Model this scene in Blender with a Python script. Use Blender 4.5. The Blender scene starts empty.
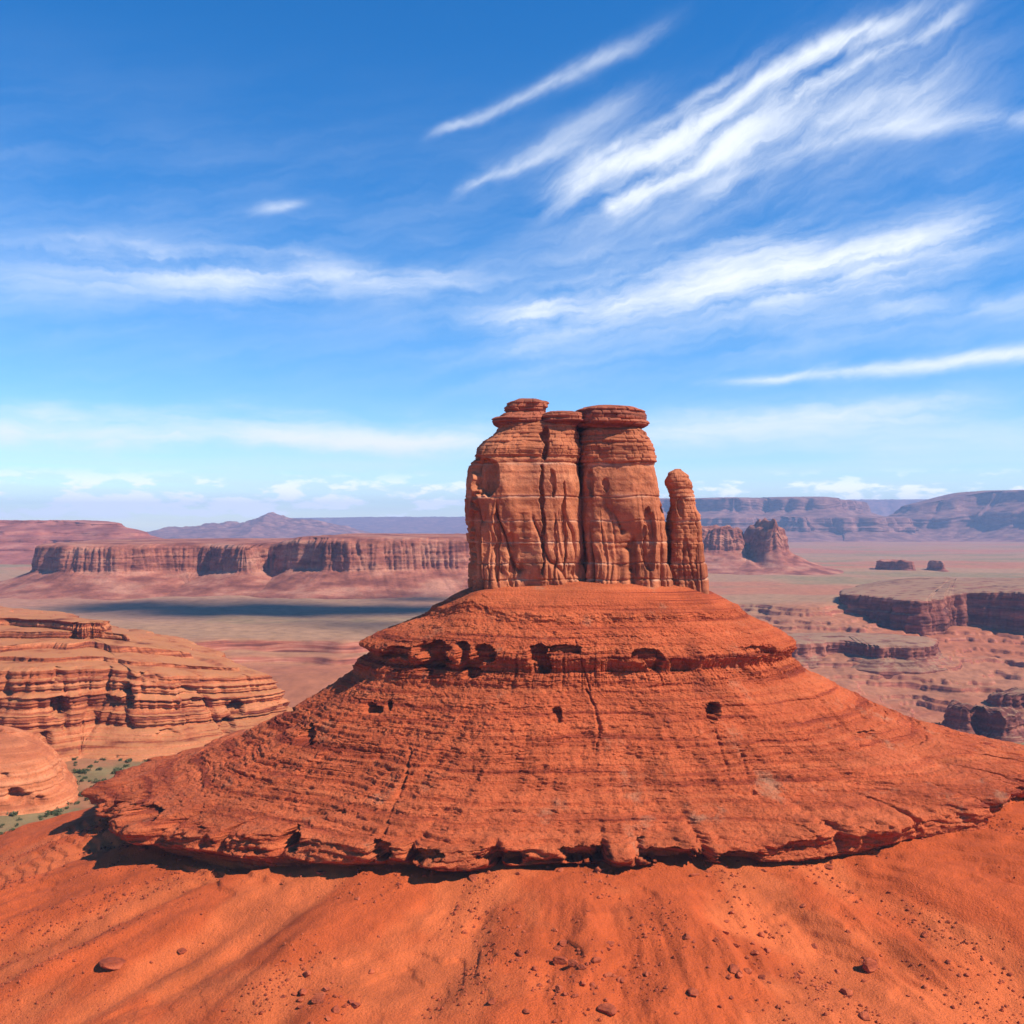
import bpy, math
import numpy as np
from mathutils import Vector

R = math.radians
scene = bpy.context.scene
C = scene.collection
F = 1000.0            # focal length in pixels of a 1024 px wide frame
HY = 525.0            # picture row of the horizon

# ------------------------------------------------------------------ camera
cam = bpy.data.cameras.new('camera')
cam.sensor_width = 36.0
cam.lens = F / 1024.0 * 36.0
cam.shift_y = (HY - 512.0) / 1024.0
cam.clip_start = 0.5
cam.clip_end = 80000.0
cam_o = bpy.data.objects.new('camera', cam)
cam_o.location = (0, 0, 0)
cam_o.rotation_euler = (R(90), 0, 0)
C.objects.link(cam_o)
scene.camera = cam_o
scene.render.resolution_x = 1024
scene.render.resolution_y = 1024

# ------------------------------------------------------------------ light
SUN_EL, SUN_AZ = 47.0, 112.0        # azimuth clockwise from the view direction (+Y)
S = Vector((math.cos(R(SUN_EL)) * math.sin(R(SUN_AZ)), math.cos(R(SUN_EL)) * math.cos(R(SUN_AZ)), math.sin(R(SUN_EL))))
sun = bpy.data.lights.new('sun', 'SUN')
sun.energy = 4.7
sun.angle = R(0.5)
sun.color = (1.0, 0.955, 0.89)
sun_o = bpy.data.objects.new('sun', sun)
sun_o.rotation_euler = S.to_track_quat('Z', 'Y').to_euler()
C.objects.link(sun_o)
scene.view_settings.view_transform = 'Standard'
scene.view_settings.look = 'None'
scene.view_settings.gamma = 1.0
scene.view_settings.use_curve_mapping = False
scene.view_settings.exposure = 0.5
scene.cycles.volume_bounces = 0
scene.cycles.max_bounces = 5
scene.cycles.diffuse_bounces = 1
scene.cycles.use_denoising = True


# ------------------------------------------------------------------ node helpers
class NT:
    def __init__(self, tree):
        self.t = tree
        self.n = tree.nodes
        self.l = tree.links

    def node(self, typ, **kw):
        nd = self.n.new(typ)
        for k, v in kw.items():
            setattr(nd, k, v)
        return nd

    def put(self, sock, v):
        if v is None:
            return
        if isinstance(v, bpy.types.NodeSocket):
            self.l.new(v, sock)
        else:
            sock.default_value = v

    def m(self, op, a, b=None, c=None, clamp=False):
        nd = self.node('ShaderNodeMath', operation=op, use_clamp=clamp)
        for i, v in enumerate((a, b, c)):
            self.put(nd.inputs[i], v)
        return nd.outputs[0]

    def v(self, op, a, b=None):
        nd = self.node('ShaderNodeVectorMath', operation=op)
        self.put(nd.inputs[0], a)
        if b is not None:
            self.put(nd.inputs[1], b)
        return nd.outputs[0]

    def comb(self, x, y, z):
        nd = self.node('ShaderNodeCombineXYZ')
        for i, q in enumerate((x, y, z)):
            self.put(nd.inputs[i], q)
        return nd.outputs[0]

    def sep(self, vec):
        nd = self.node('ShaderNodeSeparateXYZ')
        self.put(nd.inputs[0], vec)
        return nd.outputs

    def noise(self, vec, scale=1.0, detail=3.0, rough=0.5, dist=0.0):
        nd = self.node('ShaderNodeTexNoise')
        self.put(nd.inputs['Vector'], vec)
        nd.inputs['Scale'].default_value = scale
        nd.inputs['Detail'].default_value = detail
        nd.inputs['Roughness'].default_value = rough
        nd.inputs['Distortion'].default_value = dist
        return nd.outputs['Fac']

    def ramp(self, fac, stops, interp='LINEAR'):
        nd = self.node('ShaderNodeValToRGB')
        nd.color_ramp.interpolation = interp
        el = nd.color_ramp.elements
        while len(el) < len(stops):
            el.new(0.5)
        for e, (p, c) in zip(el, stops):
            e.position = p
            e.color = (c[0], c[1], c[2], 1) if hasattr(c, '__len__') else (c, c, c, 1)
        self.put(nd.inputs[0], fac)
        return nd.outputs[0]

    def mix(self, fac, a, b, blend='MIX'):
        nd = self.node('ShaderNodeMix', data_type='RGBA', blend_type=blend)
        self.put(nd.inputs[0], fac)
        for s, q in ((nd.inputs[6], a), (nd.inputs[7], b)):
            if isinstance(q, tuple) and len(q) == 3:
                q = q + (1,)
            self.put(s, q)
        return nd.outputs[2]

    def rng(self, x, a, b, c=0.0, d=1.0, smooth=True):
        nd = self.node('ShaderNodeMapRange', interpolation_type='SMOOTHSTEP' if smooth else 'LINEAR')
        for i, q in enumerate((x, a, b, c, d)):
            self.put(nd.inputs[i], q)
        return nd.outputs[0]


# ------------------------------------------------------------------ world: Nishita sky with cirrus
def build_world():
    w = bpy.data.worlds.new('World')
    scene.world = w
    w.use_nodes = True
    w.node_tree.nodes.clear()
    N = NT(w.node_tree)
    sky = N.node('ShaderNodeTexSky', sky_type='NISHITA')
    sky.sun_disc = False
    sky.sun_elevation = R(SUN_EL)
    sky.sun_rotation = R(SUN_AZ)
    sky.altitude = 1600
    sky.air_density = 1.0
    sky.dust_density = 0.0
    sky.ozone_density = 3.0
    hsv = N.node('ShaderNodeHueSaturation')
    N.put(hsv.inputs['Color'], sky.outputs[0])
    hsv.inputs['Hue'].default_value = 0.503
    hsv.inputs['Saturation'].default_value = 1.38
    hsv.inputs['Value'].default_value = 1.06
    dirv = N.node('ShaderNodeTexCoord').outputs['Generated']
    x, y, z = N.sep(dirv)
    az = N.m('ARCTAN2', x, y)
    el = N.m('ARCSINE', z)
    p = N.comb(az, el, 0.0)

    def ang(px, py):
        a = math.atan2(px - 512, F)
        e = math.atan2((HY - py), math.hypot(F, px - 512))
        return a, e
    # slow wander so that streak edges are torn
    w1 = N.noise(p, 9.0, 4.0, 0.6)
    w2 = N.noise(N.v('ADD', p, (7.3, 2.1, 0.0)), 34.0, 3.0, 0.6)
    wob = N.m('ADD', N.m('MULTIPLY', N.m('SUBTRACT', w1, 0.5), 0.046), N.m('MULTIPLY', N.m('SUBTRACT', w2, 0.5), 0.006))

    t1 = N.m('SUBTRACT', N.noise(N.v('ADD', p, (1.3, 9.1, 0.0)), 17.0, 5.0, 0.62), 0.5)
    t2 = N.m('SUBTRACT', N.noise(N.v('ADD', p, (5.9, 3.7, 0.0)), 17.0, 5.0, 0.62), 0.5)

    def fibre(angle, sx, sy, off, detail=6.0, rough=0.58, dist=0.0, wa=0.045):
        c, s = math.cos(angle), math.sin(angle)
        a_ = N.m('ADD', az, N.m('MULTIPLY', t1, wa)); e_ = N.m('ADD', el, N.m('MULTIPLY', t2, wa * 0.75))
        u = N.m('ADD', N.m('MULTIPLY', a_, c), N.m('MULTIPLY', e_, s))
        v = N.m('ADD', N.m('MULTIPLY', a_, -s), N.m('MULTIPLY', e_, c))
        return N.noise(N.comb(N.m('ADD', N.m('MULTIPLY', u, sx), off), N.m('MULTIPLY', v, sy), off), 1.0, detail, rough, dist)
    fibA = fibre(R(29), 6.0, 40.0, 3.0)
    fibB = fibre(R(11), 5.0, 34.0, 11.0)
    fibC = fibre(R(0), 5.0, 40.0, 21.0)
    finA = fibre(R(33), 26.0, 190.0, 5.0, 5.0, 0.7, 0.0, 0.02)
    finB = fibre(R(8), 22.0, 160.0, 15.0, 5.0, 0.7, 0.0, 0.02)
    FINE = {id(fibA): finA, id(fibB): finB, id(fibC): finB}

    total = None

    def streak(p0, p1, w0, w1_, amp, fib, lo=0.25, hi=0.75, edge=0.12, edge1=0.4, wk=1.0, asym=0.0):
        """a band from p0 to p1 (picture places as directions), width w0 -> w1_ in px, torn by the fibre noise"""
        nonlocal total
        a0, a1 = ang(*p0), ang(*p1)
        L = math.hypot(a1[0] - a0[0], a1[1] - a0[1])
        d = ((a1[0] - a0[0]) / L, (a1[1] - a0[1]) / L)
        dx = N.m('SUBTRACT', az, a0[0])
        dy = N.m('SUBTRACT', el, a0[1])
        s = N.m('ADD', N.m('MULTIPLY', dx, d[0] / L), N.m('MULTIPLY', dy, d[1] / L))
        s = N.m('ADD', s, N.m('MULTIPLY', wob, 1.3))
        e = N.m('ADD', N.m('MULTIPLY', dx, -d[1]), N.m('MULTIPLY', dy, d[0]))
        e = N.m('ADD', e, N.m('MULTIPLY', wob, wk))
        wd = N.rng(s, 0.0, 1.0, w0 / F, w1_ / F, smooth=False)
        q = N.m('DIVIDE', e, wd)
        if asym:
            q = N.m('ADD', q, N.m('MULTIPLY', N.m('ABSOLUTE', q), asym))
        g = N.m('POWER', 2.718, N.m('MULTIPLY', N.m('MULTIPLY', q, q), -1.0))
        g = N.m('MULTIPLY', g, N.m('MULTIPLY', N.rng(s, -edge * 0.4, edge), N.rng(s, 1.05, 1.0 - edge1)))
        # fibre threshold drops where the band is thick, so thin rims tear first
        f = N.rng(N.m('ADD', fib, N.m('MULTIPLY', g, 0.20)), lo + 0.14, hi + 0.16)
        f = N.m('MULTIPLY', f, N.rng(N.m('ADD', FINE[id(fib)], N.m('MULTIPLY', g, 0.25)), 0.20, 0.80, 0.68, 1.0))
        g = N.m('MULTIPLY', N.m('MULTIPLY', g, f), amp)
        total = g if total is None else N.m('SUBTRACT', N.m('ADD', total, g), N.m('MULTIPLY', total, g))

    streak((520, 240), (1060, 0), 64, 76, 0.42, fibA, 0.25, 0.85, 0.25, 0.3)
    streak((400, 330), (1100, 240), 54, 64, 0.44, fibB, 0.25, 0.85, 0.25, 0.3)
    streak((535, 200), (960, -25), 19, 9, 0.92, fibA, 0.2, 0.66, 0.14, 0.25)
    streak((600, 212), (820, 95), 12, 13, 0.85, fibA, 0.2, 0.62, 0.06, 0.35)
    streak((640, 170), (1000, 60), 22, 18, 0.55, fibA, 0.25, 0.72, 0.2, 0.3)
    streak((590, 160), (790, 40), 6, 9, 0.55, fibA, 0.2, 0.75, 0.2, 0.4, 0.6)
    streak((680, 195), (1010, 70), 9, 10, 0.5, fibA, 0.2, 0.75, 0.2, 0.3, 0.7)
    streak((455, 192), (610, 128), 5, 8, 0.45, fibA, 0.2, 0.75, 0.2, 0.4, 0.5)
    streak((760, 120), (985, -10), 9, 10, 0.7, fibA, 0.25, 0.72, 0.2, 0.2)
    streak((425, 138), (700, 10), 5, 11, 0.5, fibA, 0.2, 0.72, 0.1, 0.4, 0.5)
    streak((440, 200), (680, 70), 10, 16, 0.42, fibA, 0.2, 0.8, 0.15, 0.4, 0.6)
    streak((830, 128), (1100, 108), 14, 10, 0.55, fibB, 0.25, 0.8, 0.3, 0.2, 0.5)
    streak((470, 322), (1060, 215), 15, 30, 0.9, fibB, 0.2, 0.7, 0.12, 0.3, 0.9)
    streak((560, 300), (900, 215), 26, 34, 0.45, fibB, 0.3, 0.8, 0.2, 0.4)
    streak((20, 255), (560, 285), 24, 18, 0.75, fibC, 0.25, 0.8, 0.35, 0.35)
    streak((-120, 275), (420, 262), 46, 26, 0.42, fibC, 0.2, 0.85, 0.3, 0.5)
    streak((248, 214), (316, 202), 6, 4, 0.5, fibB, 0.1, 0.7, 0.4, 0.5, 0.3)
    streak((700, 384), (1120, 342), 5, 10, 0.85, fibB, 0.15, 0.7, 0.2, 0.2, 0.35)
    streak((840, 310), (1100, 290), 12, 16, 0.3, fibB, 0.2, 0.8, 0.3, 0.3)
    streak((-160, 418), (620, 442), 18, 22, 1.0, fibC, 0.2, 0.75, 0.2, 0.3, 0.7)
    streak((-160, 405), (420, 412), 10, 10, 0.4, fibC, 0.3, 0.8, 0.3, 0.3, 0.7)
    streak((540, 445), (1060, 392), 22, 18, 0.75, fibC, 0.2, 0.75, 0.2, 0.3, 0.7)
    streak((640, 432), (1120, 440), 20, 30, 0.5, fibC, 0.2, 0.8, 0.2, 0.2, 0.7)
    streak((180, 470), (460, 462), 6, 8, 0.3, fibC, 0.2, 0.8, 0.3, 0.3, 0.4)
    # overall thin veil of the middle sky
    veil = N.m('MULTIPLY', N.rng(el, 0.05, 0.22), N.rng(el, 0.46, 0.24))
    veil = N.m('MULTIPLY', veil, N.m('MULTIPLY', N.rng(fibB, 0.3, 0.8), 0.16))
    total = N.m('ADD', total, veil, clamp=True)
    # rows of small cumulus low over the horizon
    cu = N.noise(N.comb(N.m('MULTIPLY', az, 26.0), N.m('MULTIPLY', el, 74.0), 4.0), 1.0, 6.0, 0.58)
    big = N.noise(N.comb(N.m('MULTIPLY', az, 7.0), N.m('MULTIPLY', el, 34.0), 9.0), 1.0, 2.0, 0.5)
    cu = N.m('ADD', cu, N.m('MULTIPLY', N.m('SUBTRACT', big, 0.5), 0.55))
    cm = N.m('MULTIPLY', N.rng(el, 0.002, 0.012), N.rng(el, 0.056, 0.032))
    cu = N.m('MULTIPLY', N.rng(cu, 0.475, 0.59), N.m('MULTIPLY', cm, 1.0))
    lay = N.noise(N.comb(N.m('MULTIPLY', az, 5.0), N.m('MULTIPLY', el, 90.0), 2.0), 1.0, 4.0, 0.55)
    lay = N.m('MULTIPLY', N.rng(lay, 0.30, 0.65), N.m('MULTIPLY', N.rng(el, 0.12, 0.02), 0.34))
    low = N.m('MAXIMUM', cu, lay)
    col = N.mix(total, hsv.outputs[0], (6.0, 6.35, 6.8))
    col = N.mix(N.m('MULTIPLY', lay, 0.8), col, (6.0, 6.35, 6.8))
    col = N.mix(cu, col, (9.0, 9.1, 9.3))
    bg = N.node('ShaderNodeBackground')
    N.put(bg.inputs[0], col)
    bg.inputs[1].default_value = 0.125
    out = N.node('ShaderNodeOutputWorld')
    N.l.new(bg.outputs[0], out.inputs[0])
    w.cycles.sampling_method = 'MANUAL'
    w.cycles.sample_map_resolution = 512


build_world()

# ------------------------------------------------------------------ noise in numpy
rs = np.random.RandomState(7)
T3 = (rs.rand(64 * 64 * 64) * 2 - 1).astype(np.float32)
T2 = (rs.rand(256 * 256) * 2 - 1).astype(np.float32)


def n2(x, y, seed=0):
    x = np.asarray(x, dtype=np.float32) + seed * 17.31
    y = np.asarray(y, dtype=np.float32) + seed * 5.77
    x, y = np.broadcast_arrays(x, y)
    ix = np.floor(x); iy = np.floor(y)
    fx = x - ix; fy = y - iy
    ix = ix.astype(np.int32); iy = iy.astype(np.int32)
    fx = fx * fx * fx * (fx * (fx * 6 - 15) + 10); fy = fy * fy * fy * (fy * (fy * 6 - 15) + 10)
    x0 = ix & 255; x1 = (ix + 1) & 255; y0 = (iy & 255) << 8; y1 = ((iy + 1) & 255) << 8
    a = T2[x0 + y0]; b = T2[x1 + y0]; c = T2[x0 + y1]; d = T2[x1 + y1]
    a = a + (b - a) * fx; c = c + (d - c) * fx
    return a + (c - a) * fy


def n3(x, y, z, seed=0):
    x = np.asarray(x, dtype=np.float32) + seed * 17.31
    y = np.asarray(y, dtype=np.float32) + seed * 5.77
    z = np.asarray(z, dtype=np.float32) + seed * 9.13
    x, y, z = np.broadcast_arrays(x, y, z)
    ix = np.floor(x); iy = np.floor(y); iz = np.floor(z)
    fx = x - ix; fy = y - iy; fz = z - iz
    ix = ix.astype(np.int32); iy = iy.astype(np.int32); iz = iz.astype(np.int32)
    fx = fx * fx * (3 - 2 * fx); fy = fy * fy * (3 - 2 * fy); fz = fz * fz * (3 - 2 * fz)
    x0 = ix & 63; x1 = (ix + 1) & 63; y0 = (iy & 63) << 6; y1 = ((iy + 1) & 63) << 6
    z0 = (iz & 63) << 12; z1 = ((iz + 1) & 63) << 12

    def lay(zz):
        a = T3[x0 + y0 + zz]; b = T3[x1 + y0 + zz]; c = T3[x0 + y1 + zz]; d = T3[x1 + y1 + zz]
        a = a + (b - a) * fx; c = c + (d - c) * fx
        return a + (c - a) * fy
    lo = lay(z0); hi = lay(z1)
    return lo + (hi - lo) * fz


def fbm2(x, y, o=4, seed=0, g=0.5):
    s = 0; a = 1.0; f = 1.0
    for i in range(o):
        s = s + a * n2(np.asarray(x) * f, np.asarray(y) * f, seed + i)
        a *= g; f *= 2.07
    return s


def fbm3(x, y, z, o=4, seed=0, g=0.5):
    s = 0; a = 1.0; f = 1.0
    for i in range(o):
        s = s + a * n3(np.asarray(x) * f, np.asarray(y) * f, np.asarray(z) * f, seed + i)
        a *= g; f *= 2.07
    return s


def sst(x, a, b):
    t = np.clip((np.asarray(x) - a) / (b - a), 0, 1)
    return t * t * (3 - 2 * t)


def cells(a, w, seed):
    """blocky noise: a random value for each irregular cell along a, and the distance to the joint"""
    q = np.asarray(a) / w + 0.35 * n2(np.asarray(a) / w * 0.9, 3.3, seed)
    i = np.floor(q).astype(np.int64)
    f = q - i
    val = T2[(i * 193 + seed * 7919) & 65535]
    return val, np.minimum(f, 1 - f) * w


# ------------------------------------------------------------------ mesh helpers
def tag(o, label=None, cat=None, group=None, kind=None):
    if label: o['label'] = label
    if cat: o['category'] = cat
    if group: o['group'] = group
    if kind: o['kind'] = kind
    return o


def empty(name, loc):
    o = bpy.data.objects.new(name, None)
    o.empty_display_size = 1.0
    C.objects.link(o)
    o.location = loc
    return o


def raw_mesh(name, V, quads=None, tris=None, mat=None, smooth=True):
    me = bpy.data.meshes.new(name)
    V = np.ascontiguousarray(V, dtype=np.float32).reshape(-1, 3)
    me.vertices.add(len(V))
    me.vertices.foreach_set('co', V.ravel())
    loops = []; starts = []; pos = 0
    for fa, k in ((quads, 4), (tris, 3)):
        if fa is not None and len(fa):
            fa = np.asarray(fa, dtype=np.int32).reshape(-1, k)
            loops.append(fa.ravel())
            starts.append(pos + np.arange(len(fa), dtype=np.int32) * k)
            pos += fa.size
    loops = np.concatenate(loops); starts = np.concatenate(starts)
    me.loops.add(len(loops))
    me.loops.foreach_set('vertex_index', loops)
    me.polygons.add(len(starts))
    me.polygons.foreach_set('loop_start', starts.astype(np.int32))
    me.polygons.foreach_set('use_smooth', np.full(len(starts), smooth))
    me.update(calc_edges=True)
    me.validate()
    if mat: me.materials.append(mat)
    return me


def obj(name, me, parent=None, loc=None):
    o = bpy.data.objects.new(name, me)
    C.objects.link(o)
    if parent is not None:
        o.parent = parent
    if loc is not None:
        o.location = loc
    return o


def grid_faces(nr, nc, closed):
    r = np.arange(nr - 1)[:, None]
    c = np.arange(nc if closed else nc - 1)[None, :]
    c1 = (c + 1) % nc
    a = r * nc + c; b = r * nc + c1; d = (r + 1) * nc + c; e = (r + 1) * nc + c1
    return np.stack([a, b, e, d], -1).reshape(-1, 4)


def loft(name, P, mat, parent=None, origin=(0, 0, 0), cap_first=True, cap_last=False, smooth=True):
    """closed rings P[rows, cols, 3], first ring on top; columns run counter-clockwise seen from above"""
    nr, nc, _ = P.shape
    V = P.reshape(-1, 3) - np.asarray(origin)
    Q = grid_faces(nr, nc, True)[:, ::-1]
    T = []
    extra = []
    i = np.arange(nc); j = (i + 1) % nc
    if cap_first:
        extra.append(V[:nc].mean(0)); k = len(V) + len(extra) - 1
        T.append(np.stack([i, j, np.full(nc, k)], -1))
    if cap_last:
        b = (nr - 1) * nc
        extra.append(V[b:].mean(0)); k = len(V) + len(extra) - 1
        T.append(np.stack([b + j, b + i, np.full(nc, k)], -1))
    if extra:
        V = np.concatenate([V, np.array(extra)])
        T = np.concatenate(T)
    return obj(name, raw_mesh(name, V, Q, T if len(extra) else None, mat, smooth), parent, origin if parent is None else None)


# ------------------------------------------------------------------ materials
def rock(name, cols, zs=0.35, mott=0.15, bump=0.35, bscale=1.2, varn=0.0, lines=0.0, attr=None, line_col=None, top=None, rough=0.95, spread=(0.36, 0.5, 0.64), fine=6.0, warp=5.0, seams=(), stain=None):
    """banded sandstone: beds in height, mottling, varnish streaks, thin pale seams, grain in relief"""
    m = bpy.data.materials.new(name)
    m.use_nodes = True
    m.node_tree.nodes.clear()
    N = NT(m.node_tree)
    pos = N.node('ShaderNodeNewGeometry').outputs['Position']
    x, y, z = N.sep(pos)
    wp = N.noise(pos, 0.018, 2.0, 0.5)
    zw = N.m('ADD', z, N.m('MULTIPLY', N.m('SUBTRACT', wp, 0.5), warp))
    sv = N.comb(N.m('MULTIPLY', x, 0.012), N.m('MULTIPLY', y, 0.012), N.m('MULTIPLY', zw, zs))
    st = N.noise(sv, 1.0, 5.0, 0.62)
    base = N.ramp(st, list(zip(spread, cols)))
    if attr:
        a = N.node('ShaderNodeAttribute', attribute_name=attr)
        nz_ = N.sep(N.node('ShaderNodeNewGeometry').outputs['Normal'])[2]
        stp = N.ramp(N.noise(N.comb(N.m('MULTIPLY', x, 0.01), N.m('MULTIPLY', y, 0.01), N.m('MULTIPLY', zw, 0.4)), 1.0, 4.0, 0.65), [(0.36, (0.16, 0.045, 0.03)), (0.5, (0.36, 0.10, 0.055)), (0.64, (0.48, 0.19, 0.11))])
        far_ = N.rng(N.noise(pos, 0.02, 2.0, 0.5), 0.0, 0.1)
        base = N.mix(N.m('MULTIPLY', N.rng(nz_, 0.90, 0.74), N.rng(y, 520.0, 640.0)), a.outputs['Color'], stp)
    mo = N.noise(pos, mott, 7.0, 0.62)
    base = N.mix(1.0, base, N.ramp(mo, [(0.28, 0.70), (0.5, 1.0), (0.72, 1.22)]), 'MULTIPLY')
    gr = N.noise(pos, bscale * 2.2, 4.0, 0.7)
    base = N.mix(1.0, base, N.ramp(gr, [(0.30, 0.62), (0.46, 0.97), (0.75, 1.14)]), 'MULTIPLY')  # random grain; its dark specks stand in for pebble shadows
    if lines:
        ln = N.noise(N.comb(N.m('MULTIPLY', x, 0.02), N.m('MULTIPLY', y, 0.02), N.m('MULTIPLY', zw, zs * 0.8)), 1.0, 2.0, 0.5)
        lm = N.ramp(ln, [(0.485, 0.0), (0.5, 1.0), (0.515, 0.0)])
        base = N.mix(N.m('MULTIPLY', lm, lines), base, line_col)
    if stain:
        sn = N.noise(N.comb(N.m('MULTIPLY', x, 0.09), N.m('MULTIPLY', y, 0.09), N.m('MULTIPLY', z, 0.05)), 1.0, 6.0, 0.68)
        base = N.mix(N.m('MULTIPLY', N.rng(sn, 0.57, 0.74), 0.65), base, stain)
        base = N.mix(N.m('MULTIPLY', N.rng(sn, 0.42, 0.28), 0.55), base, (0.24, 0.045, 0.02))
    if seams:
        zs2 = N.m('ADD', z, N.m('MULTIPLY', N.m('SUBTRACT', N.noise(pos, 0.12, 3.0, 0.5), 0.5), 0.9))
        acc = None
        for q in seams:
            e = N.m('MULTIPLY', N.m('ABSOLUTE', N.m('SUBTRACT', zs2, q)), -4.0)
            e = N.m('POWER', 2.718, e)
            acc = e if acc is None else N.m('ADD', acc, e)
        acc = N.m('MULTIPLY', acc, N.rng(N.noise(pos, 0.10, 3.0, 0.6), 0.38, 0.6))
        base = N.mix(N.m('MULTIPLY', acc, 0.9, None, True), base, line_col)
    if varn:
        vv = N.comb(N.m('MULTIPLY', x, 0.35), N.m('MULTIPLY', y, 0.35), N.m('MULTIPLY', z, 0.03))
        vn = N.noise(vv, 1.0, 5.0, 0.65)
        base = N.mix(N.m('MULTIPLY', N.rng(vn, 0.5, 0.72), varn), base, N.mix(1.0, base, (0.36, 0.33, 0.36), 'MULTIPLY'))
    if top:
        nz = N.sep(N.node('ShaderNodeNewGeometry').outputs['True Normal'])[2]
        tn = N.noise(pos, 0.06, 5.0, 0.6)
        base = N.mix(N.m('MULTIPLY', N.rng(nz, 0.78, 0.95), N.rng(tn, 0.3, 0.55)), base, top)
    bs = N.node('ShaderNodeBsdfPrincipled')
    N.put(bs.inputs['Base Color'], base)
    bs.inputs['Roughness'].default_value = rough
    bs.inputs['Specular IOR Level'].default_value = 0.15
    h = N.m('ADD', N.noise(pos, bscale, fine, 0.65), N.m('MULTIPLY', st, 0.8))
    b = N.node('ShaderNodeBump')
    b.inputs['Strength'].default_value = 0.9
    b.inputs['Distance'].default_value = bump
    N.put(b.inputs['Height'], h)
    N.l.new(b.outputs[0], bs.inputs['Normal'])
    o = N.node('ShaderNodeOutputMaterial')
    N.l.new(bs.outputs[0], o.inputs[0])
    return m


M_PED = rock('red_shale', [(0.25, 0.038, 0.014), (0.48, 0.090, 0.028), (0.57, 0.126, 0.041)], stain=(0.42, 0.20, 0.105), spread=(0.36, 0.46, 0.66), zs=0.8, warp=2.0, mott=0.09, bump=0.8, bscale=1.5)
M_TOW = rock('varnished_sandstone', [(0.29, 0.080, 0.034), (0.45, 0.134, 0.055), (0.55, 0.190, 0.084)], zs=0.10, mott=0.22, bump=0.22, bscale=1.6, varn=0.5, line_col=(0.62, 0.34, 0.21), warp=2.0, seams=(8.2, 1.2, -5.0, -11.1, -15.8, 17.6))
M_CAP = rock('dark_caprock', [(0.20, 0.055, 0.03), (0.36, 0.095, 0.045), (0.48, 0.14, 0.065)], zs=0.8, mott=0.3, bump=0.35, bscale=1.5, varn=0.3)
M_GROUND = rock('desert_soil', [(0.4, 0.4, 0.4), (0.5, 0.5, 0.5), (0.6, 0.6, 0.6)], zs=0.3, mott=0.07, bump=0.55, bscale=2.0, attr='soil')
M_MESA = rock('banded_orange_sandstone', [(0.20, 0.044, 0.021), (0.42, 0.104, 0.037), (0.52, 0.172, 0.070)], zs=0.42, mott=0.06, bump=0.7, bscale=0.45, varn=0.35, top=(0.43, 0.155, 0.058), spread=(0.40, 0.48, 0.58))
M_KNOB = rock('smooth_orange_sandstone', [(0.38, 0.095, 0.035), (0.50, 0.145, 0.055), (0.58, 0.20, 0.085)], zs=0.5, mott=0.1, bump=0.4, bscale=0.6)
M_ESC = rock('cliff_sandstone', [(0.18, 0.050, 0.030), (0.32, 0.100, 0.056), (0.44, 0.180, 0.105)], zs=0.06, mott=0.03, bump=1.4, bscale=0.14, varn=0.4, spread=(0.38, 0.5, 0.63))
M_PLAT = rock('layered_red_slope', [(0.23, 0.060, 0.036), (0.32, 0.090, 0.054), (0.41, 0.14, 0.085)], zs=0.05, mott=0.012, bump=2.0, bscale=0.06)
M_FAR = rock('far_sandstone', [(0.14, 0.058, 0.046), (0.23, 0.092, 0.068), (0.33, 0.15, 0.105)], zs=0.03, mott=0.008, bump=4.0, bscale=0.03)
M_CANYON = rock('canyon_sandstone', [(0.10, 0.030, 0.022), (0.20, 0.056, 0.036), (0.38, 0.13, 0.075)], zs=0.11, mott=0.03, bump=1.2, bscale=0.16, varn=0.3, top=(0.31, 0.16, 0.085))  # darker beds set below the stone's own tone, deepening the cliffs' shade
M_BOULDER = rock('boulder_stone', [(0.24, 0.046, 0.019), (0.36, 0.070, 0.026), (0.46, 0.10, 0.037)], zs=1.2, mott=0.6, bump=0.2, bscale=2.5)


def leaf_material(name, cols):
    m = bpy.data.materials.new(name)
    m.use_nodes = True
    m.node_tree.nodes.clear()
    N = NT(m.node_tree)
    pos = N.node('ShaderNodeNewGeometry').outputs['Position']
    base = N.ramp(N.noise(pos, 0.9, 3.0, 0.6), [(0.35, cols[0]), (0.65, cols[1])])
    bs = N.node('ShaderNodeBsdfPrincipled')
    N.put(bs.inputs['Base Color'], base)
    bs.inputs['Roughness'].default_value = 0.9
    bs.inputs['Specular IOR Level'].default_value = 0.1
    o = N.node('ShaderNodeOutputMaterial')
    N.l.new(bs.outputs[0], o.inputs[0])
    return m


M_LEAF = leaf_material('sage_leaves', [(0.075, 0.082, 0.034), (0.16, 0.15, 0.07)])
M_LEAF2 = leaf_material('green_leaves', [(0.050, 0.068, 0.027), (0.11, 0.125, 0.05)])

# ------------------------------------------------------------------ the ground's height
BX, BY = 22.0, 300.0
KF, KB = 0.605, 0.75


def butte_polar(x, y):
    ex = x - BX; ey = y - BY
    k = np.where(ey < 0, KF, KB)
    phi = np.arctan2(ex, -ey / k)
    return phi, np.hypot(ex, ey / k)


def side_weights(phi):
    s = np.sin(phi)
    return np.clip(-s, 0, 1) ** 1.5, np.clip(s, 0, 1) ** 1.5, np.clip(-np.cos(phi), 0, 1)


def smax(a, b, k):
    h = np.clip(0.5 + 0.5 * (a - b) / k, 0, 1)
    return b + (a - b) * h + k * h * (1 - h)


def rim_dist(q):
    return np.interp(q, [-1.2, -0.35, -0.1, 0.1, 0.2, 0.3, 0.36, 0.6, 1.2], [1050, 1040, 1050, 1250, 1480, 1500, 1480, 1420, 1400])


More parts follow.
